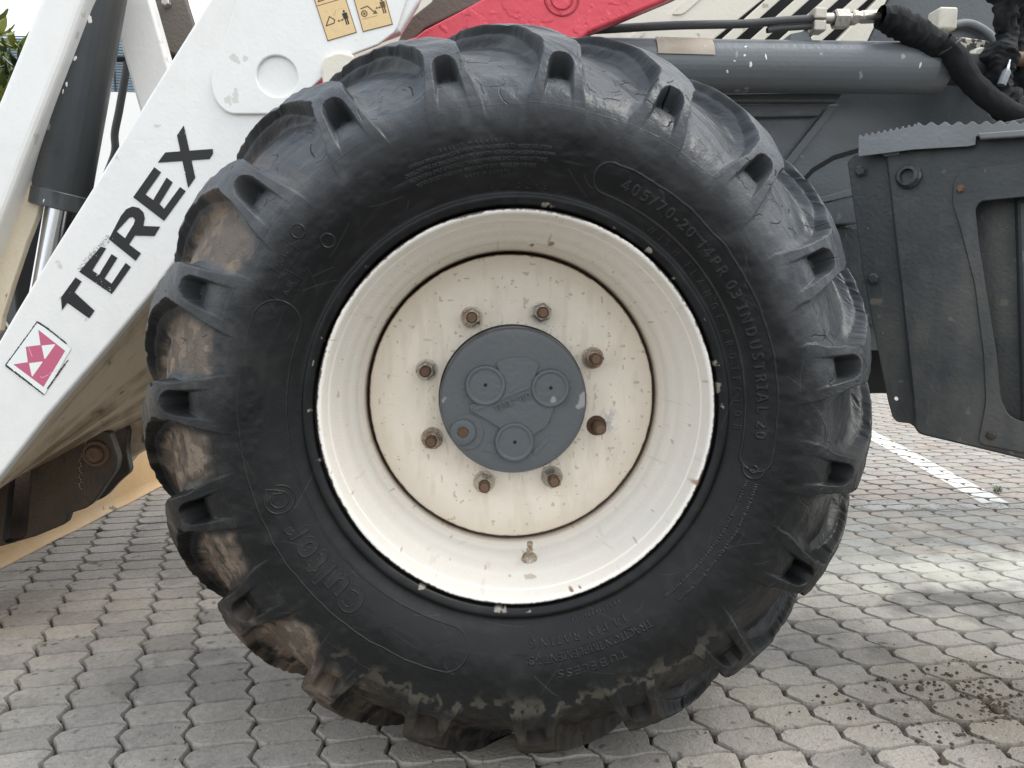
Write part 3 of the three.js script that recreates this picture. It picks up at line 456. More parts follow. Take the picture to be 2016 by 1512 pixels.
part('rim_backing', planarUV(latheZ([[0.266, -0.13], [0.262, -0.34], [0.02, -0.34]]), 0.6), M.dark, wheel);
{
  const hp = (px, py) => { const c = 0.000803; return [(px - 1010) * c, (788 - py) * c]; };
  const fz = -0.1255, geos = [latheZ(smoothProf([[0.1125, -0.178], [0.1155, -0.172], [0.1165, -0.15], [0.1160, -0.134], [0.1135, -0.1278], [0.108, -0.1255], [0.09, -0.1252], [0.05, -0.125], [0, -0.125]], 4), 120)];
  const raise = (pts, h, rad = 0.006) => { const s = rounded(pts.map(([x, y]) => new THREE.Vector2(...hp(x, y))), rad); return slab(s, fz + h, h + 0.004, 0.0012, 2); };
  geos.push(raise([[975, 712], [1000, 703], [1035, 703], [1060, 716], [1050, 745], [1090, 800], [1075, 838], [1040, 860], [1030, 880], [1000, 860], [985, 842], [960, 826], [925, 806], [925, 795], [985, 770], [985, 740]], 0.005));
  for (const [x, y, r] of [[955, 757, 39], [1081, 763, 37], [1011, 868, 38]]) {
    const [a, b] = hp(x, y), c = 0.000803, q = latheZ([[r * c + 0.0012, fz - 0.003], [r * c, fz + 0.0076], [r * c - 0.0016, fz + 0.0088], [r * c * 0.84, fz + 0.009], [r * c * 0.8, fz + 0.0066], [r * c * 0.76, fz + 0.0066], [0, fz + 0.0066]], 56); q.translate(a, b, 0); geos.push(q);
  }
  geos.push(raise([[930, 800], [1038, 757], [1041, 764], [933, 808]], 0.0068, 0.001));
  geos.push(raise([[884, 858], [892, 820], [935, 812], [955, 850], [940, 882], [908, 884]], 0.0024, 0.014), raise([[975, 893], [950, 885], [962, 870], [985, 880]], 0.0016, 0.004), raise([[1045, 890], [1075, 858], [1082, 866], [1052, 897]], 0.0016, 0.003));
  const cap = part('hub_cap', geos.map(metreUV), M.hub, wheel, 'grey hub cap with raised bosses and oil level mark');
  const font = await new FontLoader().loadAsync('fonts/droid/droid_sans_bold.typeface.json');
  const tg = new TextGeometry('OIL LEVEL', { font, size: 0.0094, depth: 0.004, curveSegments: 3, bevelEnabled: false }); tg.computeBoundingBox(); tg.translate(-tg.boundingBox.max.x / 2, -0.004, 0); tg.rotateZ(Math.PI + 21 * R); { const [a, b] = hp(1007, 788); tg.translate(a, b, fz + 0.004); } part('oil_level_lettering', metreUV(tg), M.hub, wheel);
  [[955, 756], [1082, 762], [1012, 868]].map(([x, y]) => { const g = new THREE.CylinderGeometry(0.0028, 0.0028, 0.003, 16); g.rotateX(Math.PI / 2); const [a, b] = hp(x, y); g.translate(a, b, fz + 0.0058); return part('centre_mark', g, M.black, wheel); });
  const [a, b] = hp(911, 848); const pg = latheZ([[0.0205, fz - 0.004], [0.0203, fz + 0.006], [0.0185, fz + 0.0078], [0.0088, fz + 0.0078], [0.0084, fz + 0.0068], [0.0082, fz - 0.006], [0, fz - 0.006]], 6 * 8); pg.translate(a, b, 0); part('filler_plug', metreUV(pg), M.hub, wheel);
  const hex = new THREE.CylinderGeometry(0.009, 0.009, 0.0005, 6); hex.rotateX(Math.PI / 2); hex.rotateZ(0.3); hex.translate(a, b, fz + 0.0079); part('plug_socket', hex, M.rust, wheel);
  const gap = latheZ([[0.1195, -0.1728], [0.1195, -0.1695], [0.113, -0.1695]], 90); part('hub_gasket', metreUV(gap), M.dark, wheel);
  for (let k = 0; k < 8; k++) {
    const t = (18.6 + 45 * k) * R, x = 0.1455 * Math.sin(t), y = 0.1455 * Math.cos(t), z = -0.1718;
    const stud = [turned(V3(x, y, z - 0.002), V3(x, y, z + 0.1), [[0, 0.0086], [0.044, 0.0086], [0.047, 0.0068], [0.047, 0.0]], 20)];
    for (let q = 0; q < 9; q++) { const rg = new THREE.TorusGeometry(0.0086, 0.0007, 5, 20); rg.translate(x, y, z + 0.026 + q * 0.0021); stud.push(rg); }
    part('wheel_stud', stud.map(metreUV), M.rust, wheel);
    if (k === 2) { const hole = new THREE.CylinderGeometry(0.0165, 0.0165, 0.0008, 28); hole.rotateX(Math.PI / 2); hole.translate(x, y, z + 0.0014); part('stud_hole', hole, M.rust, wheel, 'rusty empty stud hole without its nut'); continue; }
    const ng = hexBolt(V3(x, y, z), V3(0, 0, 1), 0.0162, 0.0235, 1.1); const spin = rr(0, 1); ng.forEach((g) => { g.translate(-x, -y, 0); g.rotateZ(spin); g.translate(x, y, 0); });
    part('wheel_nut', ng.map(metreUV), k % 3 ? M.nutPaint : M.zinc, wheel);
  }
  const va = V3(0.024, -0.2495, -0.112), vb = V3(0.0235, -0.222, -0.094);
  part('valve_stem', [turned(va, vb, [[-0.004, 0.0135], [0.004, 0.0115], [0.008, 0.006], [0.013, 0.0045]], 20), turned(va, vb, [[0.012, 0.0042], [0.017, 0.0042], [0.0175, 0.0055], [0.022, 0.0055], [0.0225, 0.0042], [0.031, 0.0042], [0.0315, 0.0048], [0.038, 0.0046], [0.0395, 0.003], [0.0395, 0]], 18)].map(metreUV), M.nutPaint, wheel);
}

// ---- loader arm, its lettering, emblem and stickers
const ZA = -0.46;
const arm = group('loader_arm', loader, V3(0, 0, 0));
{
  const top = [[-260, 1050], [-90, 812], [0, 668], [27, 621], [100, 500], [218, 312], [300, 178], [380, 50], [430, -30], [520, -190]], low = [[900, -190], [842, -40], [824, 4], [788, 62], [742, 79], [698, 92], [664, 106], [640, 120], [560, 240], [430, 400], [310, 564], [200, 696], [94, 818], [0, 938], [-120, 1085]];
  part('arm_box', slab(shapeOf(poly([...top, ...low], ZA)), ZA, 0.03, 0.006, 5), M.white, arm);
  const plate = rounded(poly([[478, -40], [468, 0], [436, 100], [414, 152], [424, 200], [450, 226], [560, 226], [640, 150], [655, 124], [745, 90], [780, 64], [815, -40]], ZA), [0, 0.02, 0.03, 0.02, 0.03, 0.03, 0.004, 0.004, 0.004, 0.004, 0.01, 0]);
  const hc = on(547, 152, ZA), he = on(587, 152, ZA); plate.holes.push(circlePath(hc, he.x - hc.x));
  part('reinforcement_plate', slab(plate, ZA + 0.007, 0.009, 0.0028, 4), M.white, arm, 'raised white plate with a round recess');
  // decals: flat print rectified onto the arm's face
  const decal = (name, corners, z, size, draw, label) => {
    const pts = corners.map(([x, y]) => on(x, y, z)), xs = pts.map((p) => p.x), ys = pts.map((p) => p.y), x0 = Math.min(...xs), x1 = Math.max(...xs), y0 = Math.min(...ys), y1 = Math.max(...ys), k = size / (x1 - x0), h = Math.round((y1 - y0) * k);
    const [c, g] = canvas(size, h); const at = (px, py) => { const p = on(px, py, z); return [(p.x - x0) * k, (y1 - p.y) * k]; }; draw(g, at, size, h);
    const t = new THREE.CanvasTexture(c); t.colorSpace = THREE.SRGBColorSpace; t.generateMipmaps = true; t.minFilter = THREE.LinearMipmapLinearFilter;
    const geo = new THREE.PlaneGeometry(x1 - x0, y1 - y0); geo.translate((x0 + x1) / 2, (y0 + y1) / 2, z);
    return part(name, geo, new THREE.MeshStandardMaterial({ map: t, transparent: true, alphaTest: 0.02, roughness: 0.45 }), arm, label);
  };
  const fillPoly = (g, at, pts, s, ox, oy) => { g.beginPath(); pts.forEach(([x, y], i) => { const q = at(ox + x / s, oy + y / s); i ? g.lineTo(...q) : g.moveTo(...q); }); g.closePath(); g.fill(); };
  const erode = (g, at, spots) => { g.globalCompositeOperation = 'destination-out'; for (const [x, y, r, n] of spots) for (let i = 0; i < n; i++) { const a = rr(0, 6.28), d = r * Math.sqrt(rnd()), [u, v] = at(x + d * Math.cos(a), y + d * Math.sin(a)); g.globalAlpha = rr(0.5, 1); g.beginPath(); g.ellipse(u, v, rr(1, 8) * (r > 6 ? 1 : 0.7), rr(0.8, 4), rr(0, 3), 0, 6.3); g.fill(); } g.globalAlpha = 1; g.globalCompositeOperation = 'source-over'; };
  decal('arm_lettering', [[95, 235], [435, 640]], ZA + 0.0012, 1024, (g, at) => {
    g.fillStyle = '#0b0c0c'; const S = 3.78, X = 90, Y = 240, f = (p) => fillPoly(g, at, p, S, X, Y);
    f([[222, 1158], [265, 1187], [212, 1268], [362, 1405], [322, 1460], [160, 1345], [97, 1432], [50, 1395]]);
    f([[250, 1115], [410, 930], [448, 940], [345, 1105], [395, 1140], [490, 985], [532, 1012], [435, 1165], [490, 1205], [595, 1050], [632, 1080], [490, 1280]]);
    f([[470, 872], [560, 700], [600, 650], [645, 630], [692, 640], [725, 672], [736, 715], [725, 775], [850, 780], [808, 848], [662, 845], [618, 912], [707, 978], [668, 1032]]);
    f([[652, 560], [808, 338], [857, 375], [740, 540], [800, 582], [900, 415], [943, 450], [845, 610], [880, 648], [1000, 485], [1040, 515], [880, 735]]);
    f([[1268, 200], [1218, 275], [835, 302], [890, 228]]); f([[978, 100], [1027, 28], [1112, 415], [1060, 488]]);
    g.globalCompositeOperation = 'destination-out'; f([[525, 815], [620, 712], [648, 706], [666, 730], [656, 760], [590, 867]]); g.globalCompositeOperation = 'source-over';
    erode(g, at, [[196, 560, 13, 90], [190, 535, 9, 40], [214, 572, 7, 60], [176, 612, 7, 30], [137, 577, 2.5, 14], [207, 555, 8, 40], [218, 571, 8, 30], [215, 470, 10, 26], [185, 500, 10, 34], [358, 262, 6, 40], [142, 578, 4, 12], [180, 622, 8, 20], [306, 392, 4, 14], [224, 472, 8, 30], [364, 330, 5, 10], [366, 340, 6, 8], [250, 462, 10, 10]]);
    for (let i = 0; i < 260; i++) { const a = rnd(); g.fillStyle = `rgba(20,20,20,${rr(0.1, 0.6)})`; const [u, v] = at(mix(155, 212, a) + rr(-6, 6), mix(535, 470, a) + rr(-9, 6)); g.fillRect(u, v, rr(1, 3), rr(1, 3)); }
  }, 'worn black lettering');
  decal('arm_emblem', [[2, 622], [150, 788]], ZA + 0.0012, 512, (g, at) => {
    const S = 8.894, P = (x, y) => at(x / S, 620 + y / S), f = (p) => fillPoly(g, at, p, S, 0, 620);
    g.fillStyle = 'rgba(232,236,233,1)'; f([[650, 120], [1245, 590], [775, 1400], [100, 880]]);
    const line = (a, b, w, n) => { for (let i = 0; i < n; i++) { const t = rnd(), p = P(mix(a[0], b[0], t) + rr(-6, 6), mix(a[1], b[1], t) + rr(-6, 6)); g.fillStyle = `rgba(28,30,30,${rr(0.3, 1)})`; g.beginPath(); g.ellipse(p[0], p[1], rr(2, 8), w * rr(0.4, 1), Math.atan2(b[1] - a[1], b[0] - a[0]), 0, 6.3); g.fill(); } };
    line([650, 125], [100, 880], 3.6, 230); line([650, 125], [850, 250], 6, 90); line([850, 250], [1160, 500], 3.4, 90); line([100, 880], [560, 1230], 7, 200); line([560, 1230], [770, 1395], 5, 70); line([830, 1290], [1180, 800], 4.4, 110);
    g.fillStyle = '#c05f7c'; f([[670, 258], [1142, 630], [762, 1262], [232, 866], [487, 826], [450, 560], [708, 525]]);
    g.fillStyle = '#e9eeea'; g.strokeStyle = '#e9eeea'; g.lineJoin = 'round'; g.lineWidth = 8; for (const t of [[[738, 545], [955, 522], [785, 762]], [[518, 852], [735, 825], [565, 1066]]]) { f(t); g.stroke(); }
    g.strokeStyle = '#f2b6c6'; g.lineWidth = 4; for (const [a, b] of [[[500, 570], [565, 735]], [[700, 1075], [740, 1100]], [[740, 1100], [850, 1045]], [[870, 1025], [1020, 960]]]) { g.beginPath(); g.moveTo(...P(...a)); g.lineTo(...P(...b)); g.stroke(); }
    erode(g, at, [[127, 702, 6, 60], [121, 712, 5, 40], [113, 726, 5, 20], [60, 690, 50, 30]]);
  }, 'faded red emblem in a worn black square frame');
  const sticker = (name, label, bl, br, tl, draw) => {
    const z = ZA + 0.0078, A = on(...bl, z), B = on(...br, z), T = on(...tl, z), w = A.distanceTo(B), h = 0.2, [c, g] = canvas(256, Math.round(256 * h / w)), H = c.height;
    g.fillStyle = '#dcbf8d'; g.fillRect(0, 0, 256, H); for (let i = 0; i < 400; i++) { g.fillStyle = `rgba(${rnd() < 0.5 ? '240,220,180' : '170,135,85'},${rr(0.03, 0.12)})`; g.beginPath(); g.ellipse(rr(0, 256), rr(0, H), rr(2, 30), rr(1, 10), rr(0, 3), 0, 6.3); g.fill(); }
    g.strokeStyle = '#5a3a1d'; g.lineWidth = 6; g.strokeRect(3, 3, 250, H - 6); draw(g, H);
    const t = new THREE.CanvasTexture(c); t.colorSpace = THREE.SRGBColorSpace; const geo = new THREE.BoxGeometry(w, h, 0.0006), a = Math.atan2(B.y - A.y, B.x - A.x); geo.translate(w / 2, h / 2, 0); geo.rotateZ(a); geo.translate(A.x, A.y, z);
    part(name, geo, new THREE.MeshStandardMaterial({ map: t, roughness: 0.5 }), arm, label);
  };
  const man = (g, x, y, s, col) => { g.fillStyle = col; g.beginPath(); g.arc(x, y, 9 * s, 0, 6.3); g.fill(); g.beginPath(); g.roundRect(x - 20 * s, y + 11 * s, 40 * s, 18 * s, 8 * s); g.fill(); g.fillRect(x - 14 * s, y + 14 * s, 28 * s, 44 * s); g.fillRect(x - 20 * s, y + 18 * s, 5 * s, 40 * s); g.fillRect(x + 15 * s, y + 18 * s, 5 * s, 40 * s); g.fillRect(x - 13 * s, y + 56 * s, 11 * s, 46 * s); g.fillRect(x + 2 * s, y + 56 * s, 11 * s, 46 * s); };
  const arrows = (g, x0, x1, y, col) => { g.strokeStyle = g.fillStyle = col; g.lineWidth = 5; g.beginPath(); g.moveTo(x0 + 8, y); g.lineTo(x1 - 8, y); g.stroke(); for (const [x, d] of [[x0, 1], [x1, -1]]) { g.beginPath(); g.moveTo(x, y); g.lineTo(x + 16 * d, y - 12); g.lineTo(x + 16 * d, y + 12); g.fill(); } };
  sticker('warning_sticker', 'left yellow warning sticker with two panels', [645, 81], [702.5, 64], [624.6, 0], (g, H) => {
    g.fillStyle = '#5a3a1d'; g.fillRect(0, H - 292, 256, 6); const tri = (y) => { g.strokeStyle = '#4a2f17'; g.lineWidth = 9; g.lineJoin = 'round'; g.beginPath(); g.moveTo(28, y); g.lineTo(78, y - 64); g.lineTo(112, y - 28); g.lineTo(98, y - 4); g.closePath(); g.stroke(); g.lineWidth = 4; g.strokeStyle = '#a08460'; g.beginPath(); g.moveTo(112, y - 62); g.lineTo(148, y - 96); g.stroke(); };
    tri(H - 118); man(g, 206, H - 190, 1.08, '#1c1410'); arrows(g, 130, 184, H - 128, '#4a2f17'); tri(H - 318);
  });
  sticker('warning_sticker', 'right yellow warning sticker with a tractor and a man', [714.5, 63], [773.5, 48], [699.7, 0], (g, H) => {
    const y = H - 130; g.strokeStyle = '#5f4a25'; g.lineWidth = 10; g.beginPath(); g.arc(52, y - 6, 22, 0, 6.3); g.stroke(); g.beginPath(); g.arc(52, y - 6, 6, 0, 6.3); g.stroke(); g.beginPath(); g.moveTo(32, y - 48); g.lineTo(94, y - 56); g.lineTo(132, y - 2); g.stroke(); g.fillStyle = '#5f4a25'; g.beginPath(); g.moveTo(120, y + 14); g.lineTo(160, y + 20); g.lineTo(146, y - 16); g.fill(); g.fillRect(20, y + 32, 130, 3); man(g, 218, y - 76, 1.05, '#5a4220'); arrows(g, 152, 198, y - 24, '#5a4220');
  });
  part('pivot_pad', [slab(rounded(poly([[634, 136], [641, 116], [668, 106], [700, 112], [690, 190], [640, 190]], ZA), 0.008), ZA + 0.016, 0.016, 0.005, 4)], M.cream, arm);
}
// ---- box struts, rams and links in front of the machine
function strut(name, list, z, thick, mat, bevel = 0.006, parent = loader, rad = 0) { return part(name, slab(rad ? rounded(poly(list, z), rad) : shapeOf(poly(list, z)), z, thick, bevel, 3), mat, parent); }
const quad3 = (a, b, c, d, nu = 14, nv = 14, f) => { const P = [], uv = [], idx = []; for (let j = 0; j <= nv; j++) for (let i = 0; i <= nu; i++) { const u = i / nu, v = j / nv, p = a.clone().lerp(b, u).lerp(d.clone().lerp(c, u), v); if (f) p.add(f(u, v)); P.push(p.x, p.y, p.z); uv.push(v * a.distanceTo(d), u * a.distanceTo(b)); } for (let j = 0; j < nv; j++) for (let i = 0; i < nu; i++) { const k = j * (nu + 1) + i; idx.push(k, k + nu + 1, k + 1, k + 1, k + nu + 1, k + nu + 2); } const g = new THREE.BufferGeometry(); g.setAttribute('position', new THREE.Float32BufferAttribute(P, 3)); g.setAttribute('uv', new THREE.Float32BufferAttribute(uv, 2)); g.setIndex(idx); g.computeVertexNormals(); return g; };
strut('dump_link', [[98, -60], [190, -60], [165, 0], [126, 109], [53, 294], [0, 433], [-80, 640], [-260, 640], [-90, 400], [0, 190], [77, 0]], -0.57, 0.07, M.white, 0.012);
strut('dump_link_flange', [[150, 20], [160, 60], [112, 260], [73, 424], [51, 480], [24, 560], [4, 625], [0, 650], [-60, 700], [-60, 500], [0, 410], [50, 285], [120, 110]], -0.625, 0.02, M.dirtyWhite, 0.003);
const ram = group('tilt_ram', loader, V3(0, 0, 0)), za = -0.66;
{
  const A = on(200, -70, za), B = on(115, 412, za), u = B.clone().sub(A), L = u.length(); u.normalize();
  part('ram_barrel', metreUV(turned(A, B, [[0, 0.0], [0, 0.056], [L - 0.042, 0.056], [L - 0.040, 0.0545], [L - 0.036, 0.0545], [L - 0.034, 0.0565], [L - 0.002, 0.0565], [L, 0.054], [L, 0.03]], 56)), M.ram, ram);
  part('ram_rod', metreUV(bar(B.clone().addScaledVector(u, -0.02), B.clone().addScaledVector(u, 0.42), 0.026, 40)), M.chrome, ram);
  for (const [x, y, a, b] of [[176, 37, 0.0045, 0.008], [148, 115, 0.003, 0.0045], [131, 166, 0.0025, 0.004], [124, 180, 0.0014, 0.004], [86, 395, 0.0015, 0.003]]) {   // white paint splashes on the barrel
    const d = ray(x, y).normalize(), ax = u, w = CAM.clone().sub(A), m = d.clone().addScaledVector(ax, -d.dot(ax)), q = w.clone().addScaledVector(ax, -w.dot(ax)), aa = m.dot(m), bb = 2 * m.dot(q), cc = q.dot(q) - 0.0562 ** 2, disc = bb * bb - 4 * aa * cc; if (disc < 0) continue;
    const hit = CAM.clone().addScaledVector(d, (-bb - Math.sqrt(disc)) / (2 * aa)), n = hit.clone().sub(A); n.addScaledVector(ax, -n.dot(ax)).normalize();
    const g = new THREE.SphereGeometry(1, 16, 10), p = g.attributes.position; for (let i = 0; i < p.count; i++) { const t = Math.atan2(p.getZ(i), p.getX(i)), k = 1 + 0.25 * Math.sin(t * 2 + x) + 0.15 * Math.sin(t * 5 + y); p.setXYZ(i, p.getX(i) * a * k, p.getY(i) * 0.0007, p.getZ(i) * b * k); } g.computeVertexNormals();
    g.applyQuaternion(new THREE.Quaternion().setFromRotationMatrix(new THREE.Matrix4().makeBasis(n.clone().cross(ax).normalize(), n, ax))); g.translate(hit.x, hit.y, hit.z); part('paint_splash', g, M.white, ram);
  }
}
strut('white_link', [[196, -60], [278, -60], [295, 0], [331, 128], [345, 190], [300, 300], [275, 218], [232, 70], [212, 0]], -0.74, 0.05, M.white, 0.006);
const bp = group('pivot_bracket', loader, V3(0, 0, 0));
strut('bracket_plate', [[290, -60], [352, -60], [365, 0], [384, 60], [352, 108], [318, 96], [303, 0]], -0.86, 0.03, M.flap, 0.003, bp);
part('bracket_bolt', hexBolt(on(329, 7, -0.858), V3(0, 0, 1), 0.0095, 0.012, 1.0).map(metreUV), M.zinc, bp);
strut('bracket_web', [[318, 70], [350, 100], [335, 130], [316, 120]], -0.9, 0.03, M.ear, 0.003, bp);
part('front_hose', tube([on(246, 60, -0.84), on(250, 120, -0.84), on(236, 210, -0.84), on(226, 262, -0.84), on(226, 300, -0.84), on(208, 350, -0.84), on(190, 400, -0.84)], 0.0085, 60, 12), M.hose, loader);
part('hose_clip', new RoundedBoxGeometry(0.03, 0.008, 0.02, 2, 0.002).translate(...on(240, 117, -0.84).toArray()), M.black, loader);
// dark striped plate seen past the ram
const dp = group('dark_front_plate', loader, V3(0, 0, 0));
strut('front_plate', [[57, 478], [90, 515], [110, 545], [90, 640], [20, 720], [-40, 760], [-40, 690], [10, 600]], -0.92, 0.02, M.grey, 0.003, dp);
for (const [a, b, w] of [[[40, 510], [80, 558], 4], [[-6, 612], [22, 655], 5]]) strut('white_stripe', [[a[0], a[1]], [a[0] + w, a[1] - 1], [b[0] + w, b[1]], [b[0], b[1] + 1]], -0.9175, 0.002, M.white, 0.0005, dp);
// ---- slanting belly sheet under the arm, far arm end, bucket and its ears
part('belly_sheet', quad3(on(-140, 1102, -0.488), on(340, 528, -0.488), on(345, 795, -0.86), on(-120, 1010, -0.80), 30, 12, (u, v) => V3(0, -0.012 * Math.sin(Math.PI * v), 0.004 * Math.sin(u * 9 + v * 3))), M.belly, loader);
M.belly.side = THREE.DoubleSide;
strut('far_arm_end', [[228, 838], [262, 824], [330, 800], [330, 860], [292, 884], [262, 900], [236, 930], [210, 930]], -1.0, 0.05, M.dirtyWhite, 0.006);
const bucketG = group('front_bucket', loader, V3(0, 0, 0));
{
  const b0 = onY(0, 1106, 0.012), b1 = onY(312, 951, 0.012), dir = b1.clone().sub(b0).normalize(), N0 = b0.clone().addScaledVector(dir, -0.75), N1 = b0.clone().addScaledVector(dir, 1.55);
  const prof = [[0.02, 0.0], [0.002, 0.006], [0.0, 0.03], [-0.012, 0.12], [-0.028, 0.22], [-0.055, 0.32], [-0.10, 0.40], [-0.16, 0.45]], out = V3(dir.z, 0, -dir.x); if (out.x < 0) out.negate(); out.negate();
  const P = [], uv = [], idx = [], nu = 24; for (let i = 0; i <= nu; i++) for (let j = 0; j < prof.length; j++) { const p = N0.clone().lerp(N1, i / nu).addScaledVector(out, -prof[j][0]); p.y = 0.004 + prof[j][1] + 0.0015 * Math.sin(i * 2.1 + j); P.push(p.x, p.y, p.z); uv.push(i / nu * 2.3, prof[j][1]); }
  for (let i = 0; i < nu; i++) for (let j = 0; j < prof.length - 1; j++) { const a = i * prof.length + j, b = a + prof.length; idx.push(a, b, a + 1, a + 1, b, b + 1); }
  const g = new THREE.BufferGeometry(); g.setAttribute('position', new THREE.Float32BufferAttribute(P, 3)); g.setAttribute('uv', new THREE.Float32BufferAttribute(uv, 2)); g.setIndex(idx); g.computeVertexNormals();
  M.bucket.side = THREE.DoubleSide; part('bucket_back', g, M.bucket, bucketG, 'worn orange bucket back sheet');
  const ear = rounded(poly([[-60, 1000], [20, 930], [72, 888], [196, 846], [214, 850], [232, 902], [228, 926], [186, 986], [172, 1000], [135, 1012], [128, 1032], [70, 1056], [-60, 1094]], -0.8), [0, 0.01, 0.02, 0.02, 0.012, 0.02, 0.015, 0.01, 0.01, 0.006, 0.006, 0, 0]);
  const hole = rounded(poly([[18, 944], [62, 892], [52, 1054], [30, 1066], [6, 1070]], -0.8), 0.016); const hp = new THREE.Path(hole.getPoints(8).reverse()); ear.holes.push(hp);
  part('bucket_ear', slab(ear, -0.8, 0.03, 0.003, 3), M.ear, bucketG, 'nearer dark bucket ear with a long slot');
  strut('bucket_ear', [[212, 862], [226, 842], [244, 836], [252, 848], [248, 884], [256, 930], [232, 950], [205, 980], [176, 992], [170, 940]], -0.93, 0.03, M.ear, 0.004, bucketG, 0.012);
  strut('added_ear_backing', [[-80, 1000], [60, 900], [110, 900], [110, 1040], [30, 1062], [-80, 1100]], -0.89, 0.012, M.ear, 0.002, bucketG);  // plate added behind the slot to make its opening dark
  { const beads = []; for (let k = 0; k < 26; k++) { const t = k / 25, y = mix(850, 962, t), g = new THREE.SphereGeometry(0.0021, 8, 6), p = on(y < 895 ? mix(176, 161, (y - 850) / 45) : 158 + 2.5 * Math.sin(y * 0.4), y, -0.797); g.translate(p.x, p.y, p.z); beads.push(g); } part('bead_chain', beads, M.zinc, bucketG).userData.kind = 'stuff'; }
  const c = on(190, 893, -0.8); part('ear_pin', [turned(c, c.clone().setZ(c.z + 0.03), [[0, 0.0], [0, 0.031], [0.006, 0.031], [0.008, 0.029], [0.008, 0.023], [0.005, 0.0215], [0.005, 0.0195], [0.014, 0.019], [0.017, 0.017], [0.0175, 0.006], [0.016, 0.005], [0.016, 0]], 40)].map(metreUV), M.rust, bucketG);
}
// ---- red tower plate and the dark flap above it
strut('red_tower_plate', [[600, 190], [640, 140], [664, 128], [700, 112], [760, 88], [818, 72], [836, 58], [905, 22], [960, -8], [1010, -60], [1440, -60], [1312, 0], [1158, 64], [1100, 120], [1000, 260], [700, 260]], -0.56, 0.035, M.red, 0.006);
part('red_plate_edge', slab(shapeOf(poly([[1440, -62], [1446, -58], [1318, 2], [1162, 67], [1156, 64], [1310, -1]], -0.585)), -0.583, 0.02, 0.0015), M.dark, loader);
{ const c = on(1106, 10, -0.56); const g = []; for (const [r, t] of [[0.034, 0.0026], [0.022, 0.0022]]) { const q = new THREE.TorusGeometry(r, t, 8, 40); q.translate(c.x, c.y + 0.014, c.z); g.push(q); } part('plate_weld', g, M.red, loader); }
strut('rubber_flap', [[780, 90], [793, 60], [812, 32], [850, 2], [880, -60], [1010, -60], [985, -10], [905, 24], [836, 56], [818, 76]], -0.60, 0.02, M.flap, 0.004);
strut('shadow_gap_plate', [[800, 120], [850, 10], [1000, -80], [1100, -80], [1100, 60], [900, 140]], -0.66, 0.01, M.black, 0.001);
// ---- hood side with louvres, dark cab side beside it
const hood = group('hood_side', loader, V3(0, 0, 0)), ZH = -0.84;
{
  const x85 = (n) => 1383 + 57.5 * n, sl = 1.12, slat = (n, dx, y) => [x85(n) + dx + sl * (85 - y), y];
  strut('hood_panel', [[1000, 206], [1000, -80], [1480 + 118, -80], [x85(0) - sl * 121, 206]], ZH, 0.03, M.cream, 0.003, hood);
  for (let n = 1; n < 5; n++) { const a = -29 + (n - 1) * 0; strut('louvre_slat', [[x85(n) - 29 + sl * 165, -80], [x85(n) + sl * 165, -80], [x85(n) - sl * 121, 206], [x85(n) - 29 - sl * 121, 206]], ZH + 0.001 * (n % 2), 0.022, M.cream, 0.003, hood); }
  strut('hood_panel', [[1640 - 0 + 165, -80], [1820, -80], [1746, 0], [1704, 90], [1660, 206], [1470, 206], [1640 - 0 + sl * 10, 76]], ZH, 0.03, M.cream, 0.003, hood);
  strut('hood_sill', [[1000, 184], [1562, 184], [1566, 196], [1556, 206], [1000, 206]], ZH + 0.012, 0.03, M.cream, 0.003, hood);
  part('radiator_core', quad3(on(1200, -80, ZH - 0.12), on(1900, -80, ZH - 0.12), on(1900, 230, ZH - 0.12), on(1200, 230, ZH - 0.12)), M.black, hood);
  for (const [x, y0, y1] of [[1330, -70, 30], [1296, 62, 86]]) { const p = rounded([[x - 10 + sl * (30 - y0), y0], [x + 14 + sl * (30 - y0), y0], [x + 14 + sl * (30 - y1), y1], [x - 10 + sl * (30 - y1), y1]].map(([a, b]) => on(a, b, ZH)), 0.012), h = rounded([[x - 5 + sl * (30 - y0), y0 + 4], [x + 9 + sl * (30 - y0), y0 + 4], [x + 9 + sl * (30 - y1), y1 - 4], [x - 5 + sl * (30 - y1), y1 - 4]].map(([a, b]) => on(a, b, ZH)), 0.009); p.holes.push(new THREE.Path(h.getPoints(8).reverse())); part('pressed_rib', slab(p, ZH + 0.004, 0.006, 0.0018, 3), M.cream, hood); }
}
strut('cab_side', [[1760, -90], [2200, -90], [2200, 190], [1690, 190], [1712, 76], [1750, 0]], -0.90, 0.03, M.grey, 0.003);
part('cab_trim', tube([on(1868, 52, -0.885), on(1905, 46, -0.885), on(1940, 62, -0.885), on(1968, 92, -0.885)], 0.011, 30, 8), M.treadGrey, loader);
